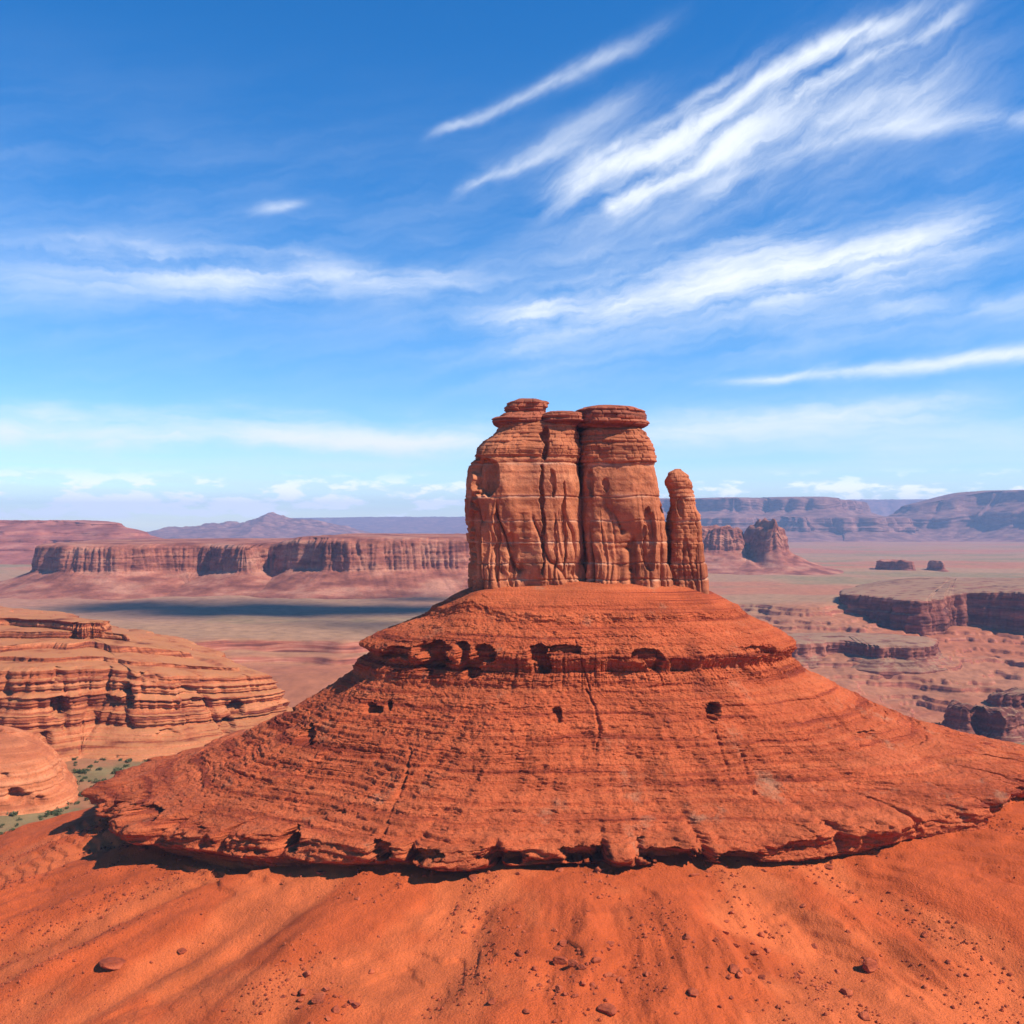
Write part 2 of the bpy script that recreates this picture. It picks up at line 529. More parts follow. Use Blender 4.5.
def floor_h(x, y):
    q = x / np.maximum(y, 1.0)
    plain = -120 + 5 * fbm2(x / 420, y / 420, 4, 3) + 1.0 * fbm2(x / 60, y / 60, 3, 9)
    right = sst(q, 0.0, 0.12)
    rim = rim_dist(q) + 70 * fbm2(x / 170, y / 400, 3, 5)
    # left: one step down, then a gentle floor rising to the near valley
    tl = rim - y
    zl = -12 * sst(tl, 0, 12) - 7 * sst(tl, 26, 36) - 11 * sst(tl, 60, 190)
    zl = zl + 33 * sst(tl, 260, 520)
    # right: terraces down to the canyon floor
    t = np.clip((rim - y) / np.maximum(rim - 905, 50), 0, 1.0)
    tt = t ** 0.62 * 6.0 + 0.75 * fbm2(x / 150, y / 260, 6, 13, 0.55) * sst(t, 0.0, 0.08)
    tt = np.clip(tt, 0, 6)
    i = np.floor(tt); f = tt - i
    zr = -74 * (i + 0.30 * f + 0.40 * sst(f, 0.90, 0.96) + 0.30 * sst(f, 0.60, 0.66)) / 6.0
    zr = zr + 1.6 * fbm2(x / 22, y / 22, 5, 21) * sst(t, 0, 0.05)
    z = plain + zl * (1 - right) + zr * right
    return z


def skirt_h(x, y):
    phi, rho = butte_polar(x, y)
    wl, wr, wb = side_weights(phi)
    Rl = 127 + 4 * wl + 3 * wr - 3.0 * sst(phi, 0.42, 0.85) * sst(phi, 1.55, 1.1)
    zg = -74.1 - 8.1 * wl + 9.2 * sst(phi, 0.28, 0.80) * sst(phi, 1.75, 1.25)
    d = np.maximum(rho - Rl, 0)
    slope = 0.078 + 0.23 * wl + 0.17 * wr + 0.25 * wb
    zg = zg + 0.2 + 2.2 * fbm2(phi * 8.0, 0.5, 3, 35) * np.exp(-d / 14.0)
    z = zg - slope * d - 0.0006 * d * d * wl
    # spurs and gullies fanning out from the butte
    g = fbm2(phi * 7.5, d * 0.006, 3, 31)
    g2 = fbm2(phi * 21 + 0.4 * n2(x / 18, y / 18, 36), d * 0.02, 4, 37)
    amp = sst(d, 0, 70)
    z = z + amp * (3.8 * g - 0.75 * np.abs(g2) * sst(fbm2(phi * 5, d * 0.01, 2, 39), -0.3, 0.5) + 0.3) + 0.30 * fbm2(x / 6, y / 6, 4, 41) * sst(d, 0, 12)
    # faint bedding steps showing through the sand
    zz = z + 0.6 * n2(x / 25, y / 25, 44)
    fr = zz / 1.3 - np.floor(zz / 1.3)
    z = z + 0.9 * (sst(fr, 0.82, 1.0) - fr) * sst(fbm2(x / 26, y / 26, 4, 47), -0.05, 0.45) * sst(d, 110, 20)
    z = z + 0.35 * fbm2(phi * 60, d * 0.05, 3, 49) * amp * sst(fbm2(x / 22, y / 22, 2, 53), -0.2, 0.4)
    return z


def ground_h(x, y):
    x = np.asarray(x, dtype=np.float64); y = np.asarray(y, dtype=np.float64)
    return smax(skirt_h(x, y), floor_h(x, y), 8.0)


def at_ground(px, py, y0=130.0, y1=1500.0):
    """first place on the ground seen in the direction of a picture point"""
    Y = np.geomspace(y0, y1, 3000)
    X = (px - 512) / F * Y
    Z = (HY - py) / F * Y
    h = ground_h(X, Y)
    i = int(np.argmax(h >= Z))
    return X[i], Y[i], h[i]


RED = np.array((0.52, 0.088, 0.021))
SAND = np.array((0.60, 0.124, 0.034))
PLAIN = np.array((0.36, 0.182, 0.092))
OLIVE = np.array((0.265, 0.168, 0.078))
PINK = np.array((0.42, 0.135, 0.066))
VEG = np.array((0.25, 0.165, 0.07))


def soil_colour(x, y):
    n = len(x)
    phi, rho = butte_polar(x, y)
    sk = skirt_h(x, y); fl = floor_h(x, y)
    wsk = sst(sk - fl, 1.0, 10.0)[:, None]
    a = fbm2(x / 300, y / 150, 4, 51)
    b = fbm2(x / 900, y / 260, 3, 57)
    q = x / np.maximum(y, 1)
    # plain: bands of tan, olive and pink soil
    col = PLAIN + (OLIVE - PLAIN) * sst(a + 0.4 * b, -0.1, 0.6)[:, None]
    col = col + (PINK - col) * (0.75 * sst(b - 0.3 * a, 0.05, 0.6))[:, None]
    pl = sst(y, 1150, 1300) * sst(-x, -50, 150) * sst(y, 2600, 1900)
    col = col + (np.array((0.37, 0.175, 0.105)) - col) * (0.6 * pl)[:, None]
    # canyon below the rim is redder
    below = sst(rim_dist(q) - y, -20, 90)
    redw = below * np.where(q > 0.05, 0.55 + 0.35 * sst(a, -0.4, 0.5), 0.8)
    redc = PINK * 0.9 + (RED - PINK) * 0.2
    col = col + (redc - col) * redw[:, None]
    # talus country right at the feet of the far cliffs
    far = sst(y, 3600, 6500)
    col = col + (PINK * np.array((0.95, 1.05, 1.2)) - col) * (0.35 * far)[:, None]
    # green valley bottoms
    v = sst(fbm2(x / 16, y / 16, 5, 61, 0.65), -0.5, 0.5)
    vl = sst(-x, 90, 130) * sst(y, 290, 330) * sst(y, 560, 470) * sst(fl, -100, -112)
    vr = sst(x, 230, 300) * sst(y, 830, 850) * sst(y, 930, 900)
    vp = sst(x, -420, -330) * sst(x, 0, -90) * sst(y, 1180, 1215) * sst(y, 1290, 1255) * 0.6
    vegw = np.clip(vl + vr + vp, 0, 1) * (0.35 + 0.65 * v)
    col = col + (VEG - col) * vegw[:, None]
    redp = sst(x, 200, 260) * sst(y, 560, 620) * sst(y, 845, 825)
    col = col + (RED * 0.9 - col) * (0.8 * redp)[:, None]
    # sand of the foreground, its bands and washes
    g = fbm2(phi * 7.5, np.maximum(rho - 130, 0) * 0.006, 3, 31)
    s = RED + (SAND - RED) * sst(-g + 0.5 * fbm2(x / 12, y / 12, 3, 67), -0.3, 0.5)[:, None]
    col = col * (1 - wsk) + s * wsk
    return np.clip(col, 0, 1)


def build_ground():
    th = np.concatenate([np.linspace(-math.pi, -R(36), 70)[:-1], np.linspace(-R(36), R(36), 1000), np.linspace(R(36), math.pi, 70)[1:-1]])
    rr = np.concatenate([np.geomspace(20, 130, 14)[:-1], np.geomspace(130, 330, 420)[:-1], np.geomspace(330, 900, 330)[:-1],
                         np.geomspace(900, 1700, 330)[:-1], np.geomspace(1700, 19000, 170)])
    rr = rr[:, None]; t = th[None, :]
    X = (rr * np.sin(t)).ravel(); Y = (rr * np.cos(t)).ravel()
    Z = np.empty_like(X); colr = np.empty((len(X), 3))
    for a in range(0, len(X), 200000):
        s = slice(a, a + 200000)
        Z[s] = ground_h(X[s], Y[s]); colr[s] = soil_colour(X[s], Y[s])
    V = np.stack([X, Y, Z], -1)
    nr, nc = len(rr), len(th)
    Q = grid_faces(nr, nc, True)
    V = np.concatenate([V, [[0, 0, float(ground_h(np.array([0.0]), np.array([1.0]))[0])]]])
    colr = np.concatenate([colr, [RED]])
    i = np.arange(nc); j = (i + 1) % nc
    T = np.stack([j, i, np.full(nc, len(V) - 1)], -1)
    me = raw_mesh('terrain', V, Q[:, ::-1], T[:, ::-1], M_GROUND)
    at = me.color_attributes.new('soil', 'FLOAT_COLOR', 'POINT')
    at.data.foreach_set('color', np.concatenate([colr, np.ones((len(colr), 1))], 1).astype(np.float32).ravel())
    tag(obj('terrain', me), 'red desert ground with sandy spurs, canyon terraces and a wide plain', None, None, 'structure')


build_ground()

# ------------------------------------------------------------------ the butte
butte = empty('sandstone_butte', (BX, BY, -72.0))
tag(butte, 'large red sandstone butte, twin tower and slim spire on a stepped cone', 'butte')


def place(V):
    """world coordinates to the butte's own"""
    return V - np.array((BX, BY, -72.0))


def build_pedestal():
    key = np.array([(4, -15.8), (22, -16.6), (33, -18.2), (38, -20), (43.5, -23.0), (46, -24.0), (46.6, -25.3), (48.5, -26.6), (54, -29.2), (59, -31.2), (63, -33.3),
                    (65.0, -34.3), (65.2, -35.4), (64.0, -36.2), (63.6, -38.4), (65.5, -39.7), (66.6, -40.4), (67.0, -42.2), (68.2, -43.6), (72, -45.3), (78, -48.7), (87, -53.6),
                    (102, -60), (118, -65.0), (131, -67.8), (137.2, -68.9), (138.6, -69.7), (138.9, -73.0), (137.6, -73.6), (134.6, -74.3), (133.0, -75.8), (132, -79), (131, -84), (132, -92)], float)
    seg = np.hypot(np.diff(key[:, 0]) * 0.7, np.diff(key[:, 1]))
    cum = np.concatenate([[0], np.cumsum(seg)])
    s = np.concatenate([np.linspace(0, cum[2], 40)[:-1], np.arange(cum[2], cum[-3], 0.17), np.linspace(cum[-3], cum[-1], 30)[1:]])
    # smooth the corners a little
    Rr = np.interp(s, cum, key[:, 0]); Zr = np.interp(s, cum, key[:, 1])
    ker = np.hanning(9); ker /= ker.sum()
    Rr[6:-6] = np.convolve(Rr, ker, 'same')[6:-6]; Zr[6:-6] = np.convolve(Zr, ker, 'same')[6:-6]
    ph = np.concatenate([np.linspace(-R(118), R(118), 1700), np.linspace(R(118), R(242), 170)[1:-1]])
    wl, wr, wb = side_weights(ph)
    k = np.where(np.cos(ph) > 0, KF, KB)
    low = sst(-Zr, 46, 72)[:, None]
    RR = Rr[:, None] + (4 * wl + 3 * wr)[None] * low
    mid_ = np.exp(-((Zr + 38) / 7.0) ** 2)[:, None]
    RR = RR + (3.0 * wl - 3.5 * wr)[None] * mid_ - 2.2 * wl[None] * np.exp(-((Zr + 37.3) / 1.6) ** 2)[:, None]
    rr_ = sst(ph, 0.28, 0.80) * sst(ph, 1.55, 1.1)
    RR = RR - 3.0 * rr_[None] * low
    ZZ = Zr[:, None] + (-7 * wl)[None] * low + (6.0 * rr_)[None] * low ** 2
    # the overhang dies out to the right
    und = np.clip(138.5 - Rr, 0, 14)[:, None] * (Zr < -72.5)[:, None]
    RR = RR + und * (0.8 * sst(ph, 0.30, 0.70) - 0.9 * wl - 0.5 * sst(fbm2(ph * 6.0, 0.5, 3, 72), 0.0, 0.6))[None]
    A = ph[None, :] * 95.0            # rough arc length
    up = sst(-Zr, 18, 26)[:, None]
    # broad bulges and gullies
    big = fbm2(ph[None] * 3.2 + 4, ZZ * 0.02, 3, 71) * (1.0 + 2.6 * sst(-Zr, 34, 66)[:, None])
    gul = -np.abs(fbm2(ph[None] * 11, ZZ * 0.03, 3, 73)) * 1.6 * sst(-Zr, 40, 62)[:, None] * sst(-Zr, 72, 68)[:, None]
    off = (big + gul) * up
    nx = np.sin(ph)[None] * np.ones_like(RR); ny = (-np.cos(ph) * (1 / k) ** 0.4)[None] * np.ones_like(RR)
    nn = np.hypot(nx, ny); nx /= nn; ny /= nn
    X = BX + RR * np.sin(ph)[None]; Y = BY - k[None] * RR * np.cos(ph)[None]
    # beds: harder and softer layers, each its own overhang
    zw = ZZ + 0.55 * fbm2(X / 50, Y / 50, 2, 79) + 0.14 * fbm2(X / 8, Y / 8, 3, 80)
    def saw(q, seed):
        i = np.floor(q); f = q - i
        hard = T2[(i.astype(np.int64) * 131 + seed * 977) & 65535]
        return (0.5 + 0.5 * hard) * (np.sqrt(f) * 1.1 - 0.6)
    bed = 0.7 * n2(zw / 1.9, 0.3, 81)
    for (th_, a_, sd) in ((2.3, 1.4, 1), (1.05, 0.9, 2), (0.55, 0.55, 3)):
        bed = bed + a_ * saw(zw / th_ + 0.3 * n2(A / 40, zw / 6, sd), sd) * sst(fbm2(A / 38, zw / 1.3, 4, 60 + sd, 0.6), -0.45, 0.25)
    bed = bed * (0.7 + 0.6 * sst(fbm2(A / 22, zw * 0.12, 3, 84), -0.5, 0.5))
    off = off + bed * up * 0.62
    # joints and blocks of the two ledges
    lip = np.exp(-((ZZ - np.interp(ph, [-3, -1.2, 0, 1.2, 3], [-77.5, -76.5, -71.0, -62, -60])[None]) / 3.2) ** 2)
    v1, j1 = cells(A, 17.0, 3); v2, j2 = cells(A, 5.5, 5)
    off = off + lip * (1.6 * v1 + 0.8 * v2 - 3.6 * np.exp(-(j1 / 0.9) ** 2) - 1.2 * np.exp(-(j2 / 0.4) ** 2) * (v2 > 0.25) + 2.3 * fbm2(A / 15, zw / 4, 4, 87, 0.6))
    ZZ = ZZ + lip * 0.9 * fbm2(A / 12, 0.5, 4, 86, 0.6)
    up_l = np.exp(-((ZZ + 37.5) / 3.6) ** 2)
    v3, j3 = cells(A, 6.0, 9); v4, j4 = cells(A, 2.2, 11)
    off = off + 0.6 * up_l * (0.9 * v3 + 0.45 * v4 - 1.5 * np.exp(-(j3 / 0.5) ** 2) * (v3 > 0) - 0.5 * np.exp(-(j4 / 0.25) ** 2) + 0.7 * fbm2(A / 9, zw / 4, 3, 88))
    X = X + nx * off; Y = Y + ny * off
    # pits, alcoves and cracks
    PX = 512 + F * X / Y; PY = HY - F * ZZ / Y
    front = np.cos(ph)[None] > -0.25
    wob = 1.2 * fbm3(X / 2.6, ZZ / 2.6, Y / 2.6, 4, 90, 0.65)
    dent = np.zeros_like(X)
    for (cx, cy, rx, ry, dep) in [(432, 655, 17, 14, 6.0), (424, 667, 9, 8, 4.0), (462, 652, 8, 9, 4), (482, 654, 11, 9, 4.5), (471, 670, 9, 10, 4.0), (536, 653, 9, 9, 4.5), (545, 664, 8, 10, 4.0),
                                  (563, 650, 16, 5, 3), (645, 655, 12, 6, 3), (655, 662, 8, 8, 2.5), (680, 665, 10, 8, 1.6), (395, 652, 14, 6, 3.5), (373, 708, 9, 6, 4.0), (388, 705, 4, 5, 2.5), (306, 735, 7, 9, 3.5), (311, 729, 4, 8, 3.0),
                                  (286, 703, 9, 9, 4.0), (556, 715, 5, 8, 2.2), (713, 713, 8, 11, 4.5), (760, 650, 14, 4, 1.8),
                                  (868, 735, 10, 4, 1.6), (330, 812, 16, 3, 1.2), (292, 843, 6, 10, 4.5), (380, 850, 12, 11, 4.5), (425, 856, 16, 8, 4), (585, 853, 22, 9, 4.5), (670, 856, 30, 8, 4), (740, 857, 20, 6, 3), (142, 812, 16, 9, 4), (505, 858, 22, 6, 3.5)]:
        d2 = np.abs((PX - cx) / rx) ** 2.2 + np.abs((PY - cy) / ry) ** 3.5
        msk = sst(1.2 + 0.6 * wob - d2, 0.0, 0.35) * front
        dent = np.maximum(dent, dep * msk)
    for (pts, wd, dep) in [([(586, 690), (594, 705), (600, 730), (596, 750)], 2.0, 1.1), ([(410, 752), (404, 778), (388, 815), (378, 845), (372, 862)], 2.2, 1.3), ([(296, 828), (290, 850)], 4.0, 3.0),
                           ([(640, 838), (636, 862)], 3.5, 2.5), ([(742, 752), (752, 790), (762, 800)], 2.0, 0.9), ([(575, 640), (590, 690)], 1.2, 0.7), ([(812, 690), (880, 765)], 1.6, 0.8), ([(716, 730), (728, 770)], 1.5, 0.7)]:
        for (a, b) in zip(pts[:-1], pts[1:]):
            ax, ay = a; bx, by = b
            L2 = (bx - ax) ** 2 + (by - ay) ** 2
            t = np.clip(((PX - ax) * (bx - ax) + (PY - ay) * (by - ay)) / L2, 0, 1)
            dd = np.hypot(PX - ax - t * (bx - ax), PY - ay - t * (by - ay)) / wd
            dent = np.maximum(dent, dep * np.clip(1.2 + 0.5 * wob - dd, 0, 1) * front)
    # flat treads and short risers where the cone is gentle
    zs_ = ZZ + 0.5 * fbm2(X / 45, Y / 45, 2, 103) + 0.12 * fbm2(X / 7, Y / 7, 3, 102)
    for th_, a_, sd in ((1.25, 0.62, 1), (0.62, 0.8, 2)):
        f = zs_ / th_ - np.floor(zs_ / th_)
        ZZ = ZZ + (sst(f, 0.70, 1.0) - f) * th_ * a_ * sst(ZZ, -44, -56) * sst(ZZ, -71.5, -69) * sst(fbm2(A / 34, zs_ / 1.2, 4, 104 + sd, 0.6), -0.35, 0.3)
    # rubble: lumps over all slopes
    rub = 0.34 * fbm3(X / 1.9, Y / 1.9, ZZ / 1.1, 4, 91, 0.7)
    lump = np.clip(fbm3(X / 3.4, Y / 3.4, ZZ / 3.4, 2, 95) - 0.55, 0, 1) * 1.2
    o2 = (rub + lump * 0.6) * up - dent
    X = X + nx * o2; Y = Y + ny * o2
    ZZ = ZZ + 0.20 * fbm3(X / 1.3, Y / 1.3, ZZ / 1.3, 3, 97, 0.65) * up
    # little scree fan heaped against the foot of the left tower
    fan = np.exp(-((X + 11) / 7.0) ** 2 - ((Y - 281) / 6.0) ** 2) * 3.2
    ZZ = ZZ + fan
    P = np.stack([X, Y, ZZ], -1)[:, ::1]
    # columns run clockwise (phi towards +x); reverse for the loft's winding
    loft('pedestal', place(P)[:, :, :], M_PED, butte)


build_pedestal()

TD = 292.0


def tower_loft(name, rows, cy, depth, mat, parent, seed, nz=None, nth=620, nexp=3.4, flute=1.0, dents=(), rough=1.0, base=True, lean=0.0, wlen=4.6, blocks=0.0):
    """a rock column from its outline rows (picture row, left edge, right edge)"""
    rows = np.array(rows, float)
    z_k = (HY - rows[:, 0]) / F * TD
    l_k = (rows[:, 1] - 512) / F * TD; r_k = (rows[:, 2] - 512) / F * TD
    nz = nz or int((z_k[0] - z_k[-1]) / 0.16) + 4
    z = np.linspace(z_k[0], z_k[-1], nz)
    xl = np.interp(-z, -z_k, l_k); xr = np.interp(-z, -z_k, r_k)
    ker = np.hanning(7); ker /= ker.sum()

    def smooth(a):
        b = np.pad(a, 6, mode='edge')
        return np.convolve(b, ker, 'same')[6:-6]
    xl = smooth(xl); xr = smooth(xr)
    xc = (xl + xr) / 2 + blocks * 0.5 * n2(z / 1.1, 0.7, seed); hw = (xr - xl) / 2 + blocks * 0.35 * n2(z / 0.8, 2.7, seed)
    cyz = cy + blocks * 0.6 * n2(z / 1.3, 5.7, seed)[:, None] if blocks else cy
    th = np.linspace(0, 2 * math.pi, nth, endpoint=False)
    c, s = np.cos(th), np.sin(th)
    cx = np.sign(c) * np.abs(c) ** (2 / nexp); sy = np.sign(s) * np.abs(s) ** (2 / nexp)
    hd = hw * depth
    X = xc[:, None] + hw[:, None] * cx[None]; Y = cyz + hd[:, None] * sy[None] + lean * (z - z[0])[:, None]
    Z = z[:, None] * np.ones_like(X)
    nx = np.sign(c) * np.abs(c) ** (2 - 2 / nexp); ny = np.sign(s) * np.abs(s) ** (2 - 2 / nexp)
    nn = np.hypot(nx, ny); nx = (nx / nn)[None]; ny = (ny / nn)[None]
    hm = float(hw.max())
    ang = np.arctan2(sy, cx)
    # arc seamless round the column
    qx = np.cos(ang) * hm; qy = np.sin(ang) * hm
    qx = qx[None] + 0.06 * n2(Z / 7, seed, 2) * hm; qy = qy[None] + 0 * Z
    PXY = HY - F * Z / TD      # picture row at tower distance, used for the heights of the fluting
    off = np.zeros_like(X)
    if flute:
        start = 0.5 + 0.5 * n3(qx / 5.0, qy / 5.0, 0 * Z, seed + 3)
        msk = sst(PXY, 478 + 46 * start, 520 + 46 * start)
        g = n3(qx / wlen + 0.03 * Z, qy / wlen, Z / 40.0, seed + 5)
        g2 = n3(qx / (wlen * 0.42), qy / (wlen * 0.42), Z / 22.0, seed + 7)
        off -= flute * msk * (2.6 * np.exp(-np.abs(g) / 0.075) + 0.5 * np.exp(-(g2 / 0.12) ** 2) + 0.5 * sst(g2, 0.15, 0.6))
        off += flute * 0.5 * msk * g
        fq_ = n3(qx / 5.5, qy / 5.5, Z / 26.0, seed + 21) * 3.2
        off += (0.24 if flute >= 1 else 0.0) * (np.floor(fq_) + sst(fq_ - np.floor(fq_), 0.70, 1.0)) * sst(PXY, 470 + 40 * start, 490 + 40 * start)
        # low fluted foot
        ft = sst(PXY, 560, 566)
        g3 = n3(qx / 1.5, qy / 1.5, Z / 20.0, seed + 9)
        off += ft * (0.35 - 0.7 * np.exp(-(g3 / 0.14) ** 2)) * sst(PXY, 596, 584)
    # seams between beds
    for yr, dp in ((463, 0.5), (497, 0.35), (521, 0.3), (542, 0.3), (563, 0.45), (579, 0.5)):
        zz = (HY - yr) / F * TD + 0.5 * n3(X / 7, Y / 7, 0 * Z, seed + 11)
        off -= dp * np.exp(-((Z - zz) / 0.22) ** 2)
    off += rough * (1.05 * fbm3(X / 7.0, Y / 7.0, Z / 12.0, 2, seed + 13) + 0.26 * fbm3(X / 2.2, Y / 2.2, Z / 2.6, 4, seed + 15) + 0.09 * n2(Z / 0.9, X / 30, seed + 17) * (1 + 2.5 * sst(PXY, 470, 450)))
    # broken blocks: irregular plates of each bed stand in or out
    bl = blocks + (0.55 * sst(PXY, 470, 455) if not blocks else 0.0)
    bi = np.floor(Z / 1.15 + 0.25 * n2(X / 6, Y / 6, seed)); qa = ang[None] * hm / 3.2 + bi * 0.37 + 0.3 * n2(ang[None] * 3, bi, seed)
    bk = T2[((np.floor(qa).astype(np.int64) * 57 + bi.astype(np.int64) * 911 + seed * 31) & 65535)]
    fq = qa - np.floor(qa); fz = Z / 1.15 + 0.25 * n2(X / 6, Y / 6, seed) - bi
    off += bl * (0.42 * bk - 0.35 * np.exp(-(np.minimum(fq, 1 - fq) / 0.06) ** 2) - 0.40 * np.exp(-(np.minimum(fz, 1 - fz) / 0.12) ** 2))
    fr = (ny < 0.3)
    PX = 512 + F * X / Y
    wob = fbm3(X / 3.0, Z / 3.0, Y / 3.0, 3, seed + 19)
    for (a, b, rx, ry, dep) in dents:
        d2 = np.abs((PX - a + 2.2 * wob) / rx) ** 2.6 + np.abs((PXY - b) / ry) ** 2.6
        off -= dep * sst(1.1 + 0.5 * wob - d2, 0.0, 0.5) * fr
    X = X + nx * off; Y = Y + ny * off
    P = np.stack([X, Y, Z], -1)
    return loft(name, place(P)[:, ::-1], mat, parent, cap_last=True)


towerL = tower_loft('tower', [(421, 500, 572), (424, 498, 575), (430, 496, 577), (436, 490, 578), (441, 485, 579), (447, 480, 581), (452, 477, 581), (455, 475, 580), (457, 478, 578), (461, 471, 578), (468, 467, 579), (485, 465, 580), (505, 465, 581), (530, 466, 583), (560, 467, 585), (576, 469, 587), (598, 470, 590)],
                    300.5, 0.84, M_TOW, butte, 101, nexp=4.2, nth=1000,
                    dents=[(484, 477, 16, 18, 3.2), (474, 540, 7, 44, 1.8), (512, 560, 4, 26, 1.2), (497, 545, 3, 34, 1.2), (545, 442, 3.5, 18, 3.0), (543, 520, 2.2, 52, 2.2), (566, 525, 2.0, 40, 1.6), (553, 485, 3, 14, 1.5), (556, 545, 1.5, 30, 1.0), (524, 535, 1.8, 40, 0.9)])
tower_loft('caprock', [(397, 516, 538), (399, 509, 545), (401, 507, 547), (406, 506, 548), (408.5, 507, 547), (410, 509, 547), (412, 504, 548), (415, 498, 547), (418, 494, 548), (422, 494, 548), (425, 497, 548), (427, 502, 546)],
           299.0, 1.05, M_CAP, towerL, 131, flute=0, nth=420, rough=0.8, nexp=2.8, blocks=0.9)
tower_loft('caprock', [(410.5, 548, 580), (412, 541, 585), (416, 539, 587), (420, 539, 587), (422.5, 541, 584), (425, 543, 581)], 299.5, 1.5, M_CAP, towerL, 171, flute=0, nth=300, rough=0.75, nexp=3.0, blocks=0.7)
towerR = tower_loft('tower', [(424, 588, 640), (428, 584, 644), (431, 582, 647), (434, 582.5, 648), (437, 582, 651), (441, 581, 654), (455, 580, 657), (462, 581, 658), (464.5, 584, 654), (468, 583, 656), (476, 582, 660), (490, 581, 663), (520, 580, 669), (560, 581, 671), (576, 580, 672), (598, 578, 675)],
                    301.0, 1.05, M_TOW, butte, 191, nexp=4.2, nth=800, dents=[(650, 540, 5, 32, 1.7), (634, 560, 4, 24, 1.5), (666, 500, 3, 16, 0.9), (590, 485, 4, 14, 1.2), (606, 486, 3, 7, 0.9)])
tower_loft('caprock', [(403.5, 594, 622), (404.5, 589, 630), (406, 584, 638), (409, 578, 645), (411, 577, 646), (413, 577.5, 646), (415, 576, 648), (420, 575, 649), (423, 577, 647), (425, 580, 643), (428, 586, 638)],
           300.0, 1.1, M_CAP, towerR, 211, flute=0, nth=460, rough=0.8, nexp=2.8, blocks=0.9)
tower_loft('tower', [(414, 545, 600), (420, 535, 612), (440, 512, 630), (470, 505, 640), (560, 505, 645), (598, 505, 645)], 311.0, 0.25, M_TOW, butte, 271, nth=300, rough=0.6)
tower_loft('spire', [(468, 679, 683), (469.5, 676, 686), (473, 673, 689), (477, 671.5, 691), (483, 670.5, 692.5), (487, 671, 693), (489, 672, 692.5), (492, 671, 694.5), (498, 670, 696), (510, 669, 699), (530, 667.5, 701), (545, 667, 703), (565, 667, 705), (580, 668, 707), (598, 666, 710)],
           297.0, 1.1, M_TOW, butte, 231, flute=0.4, nth=300, nexp=2.8, rough=1.25, blocks=0.35, dents=[(681, 508, 3, 10, 0.7)], wlen=3.0)
tower_loft('spire', [(514, 697, 699), (518, 695, 701), (526, 694, 702.5), (545, 693, 704), (570, 693, 706.5), (585, 694, 708), (598, 692, 710)], 293.5, 1.3, M_TOW, butte, 251, flute=0.3, nth=200, nexp=2.3, rough=0.5)


# ------------------------------------------------------------------ mesas and cliffs
def W(px, Y):
    return ((px - 512) / F * Y, Y)


def resample(poly, ds, rounds=2):
    p = np.array(poly, float)
    for _ in range(rounds):       # corner cutting
        q = np.roll(p, -1, 0)
        p = np.stack([p * 0.78 + q * 0.22, p * 0.22 + q * 0.78], 1).reshape(-1, 2)
    q = np.concatenate([p, p[:1]])
    L = np.concatenate([[0], np.cumsum(np.hypot(*np.diff(q, axis=0).T))])
    n = max(int(L[-1] / ds), 24)
    t = np.linspace(0, L[-1], n, endpoint=False)
    return np.stack([np.interp(t, L, q[:, 0]), np.interp(t, L, q[:, 1])], -1), t, L[-1]


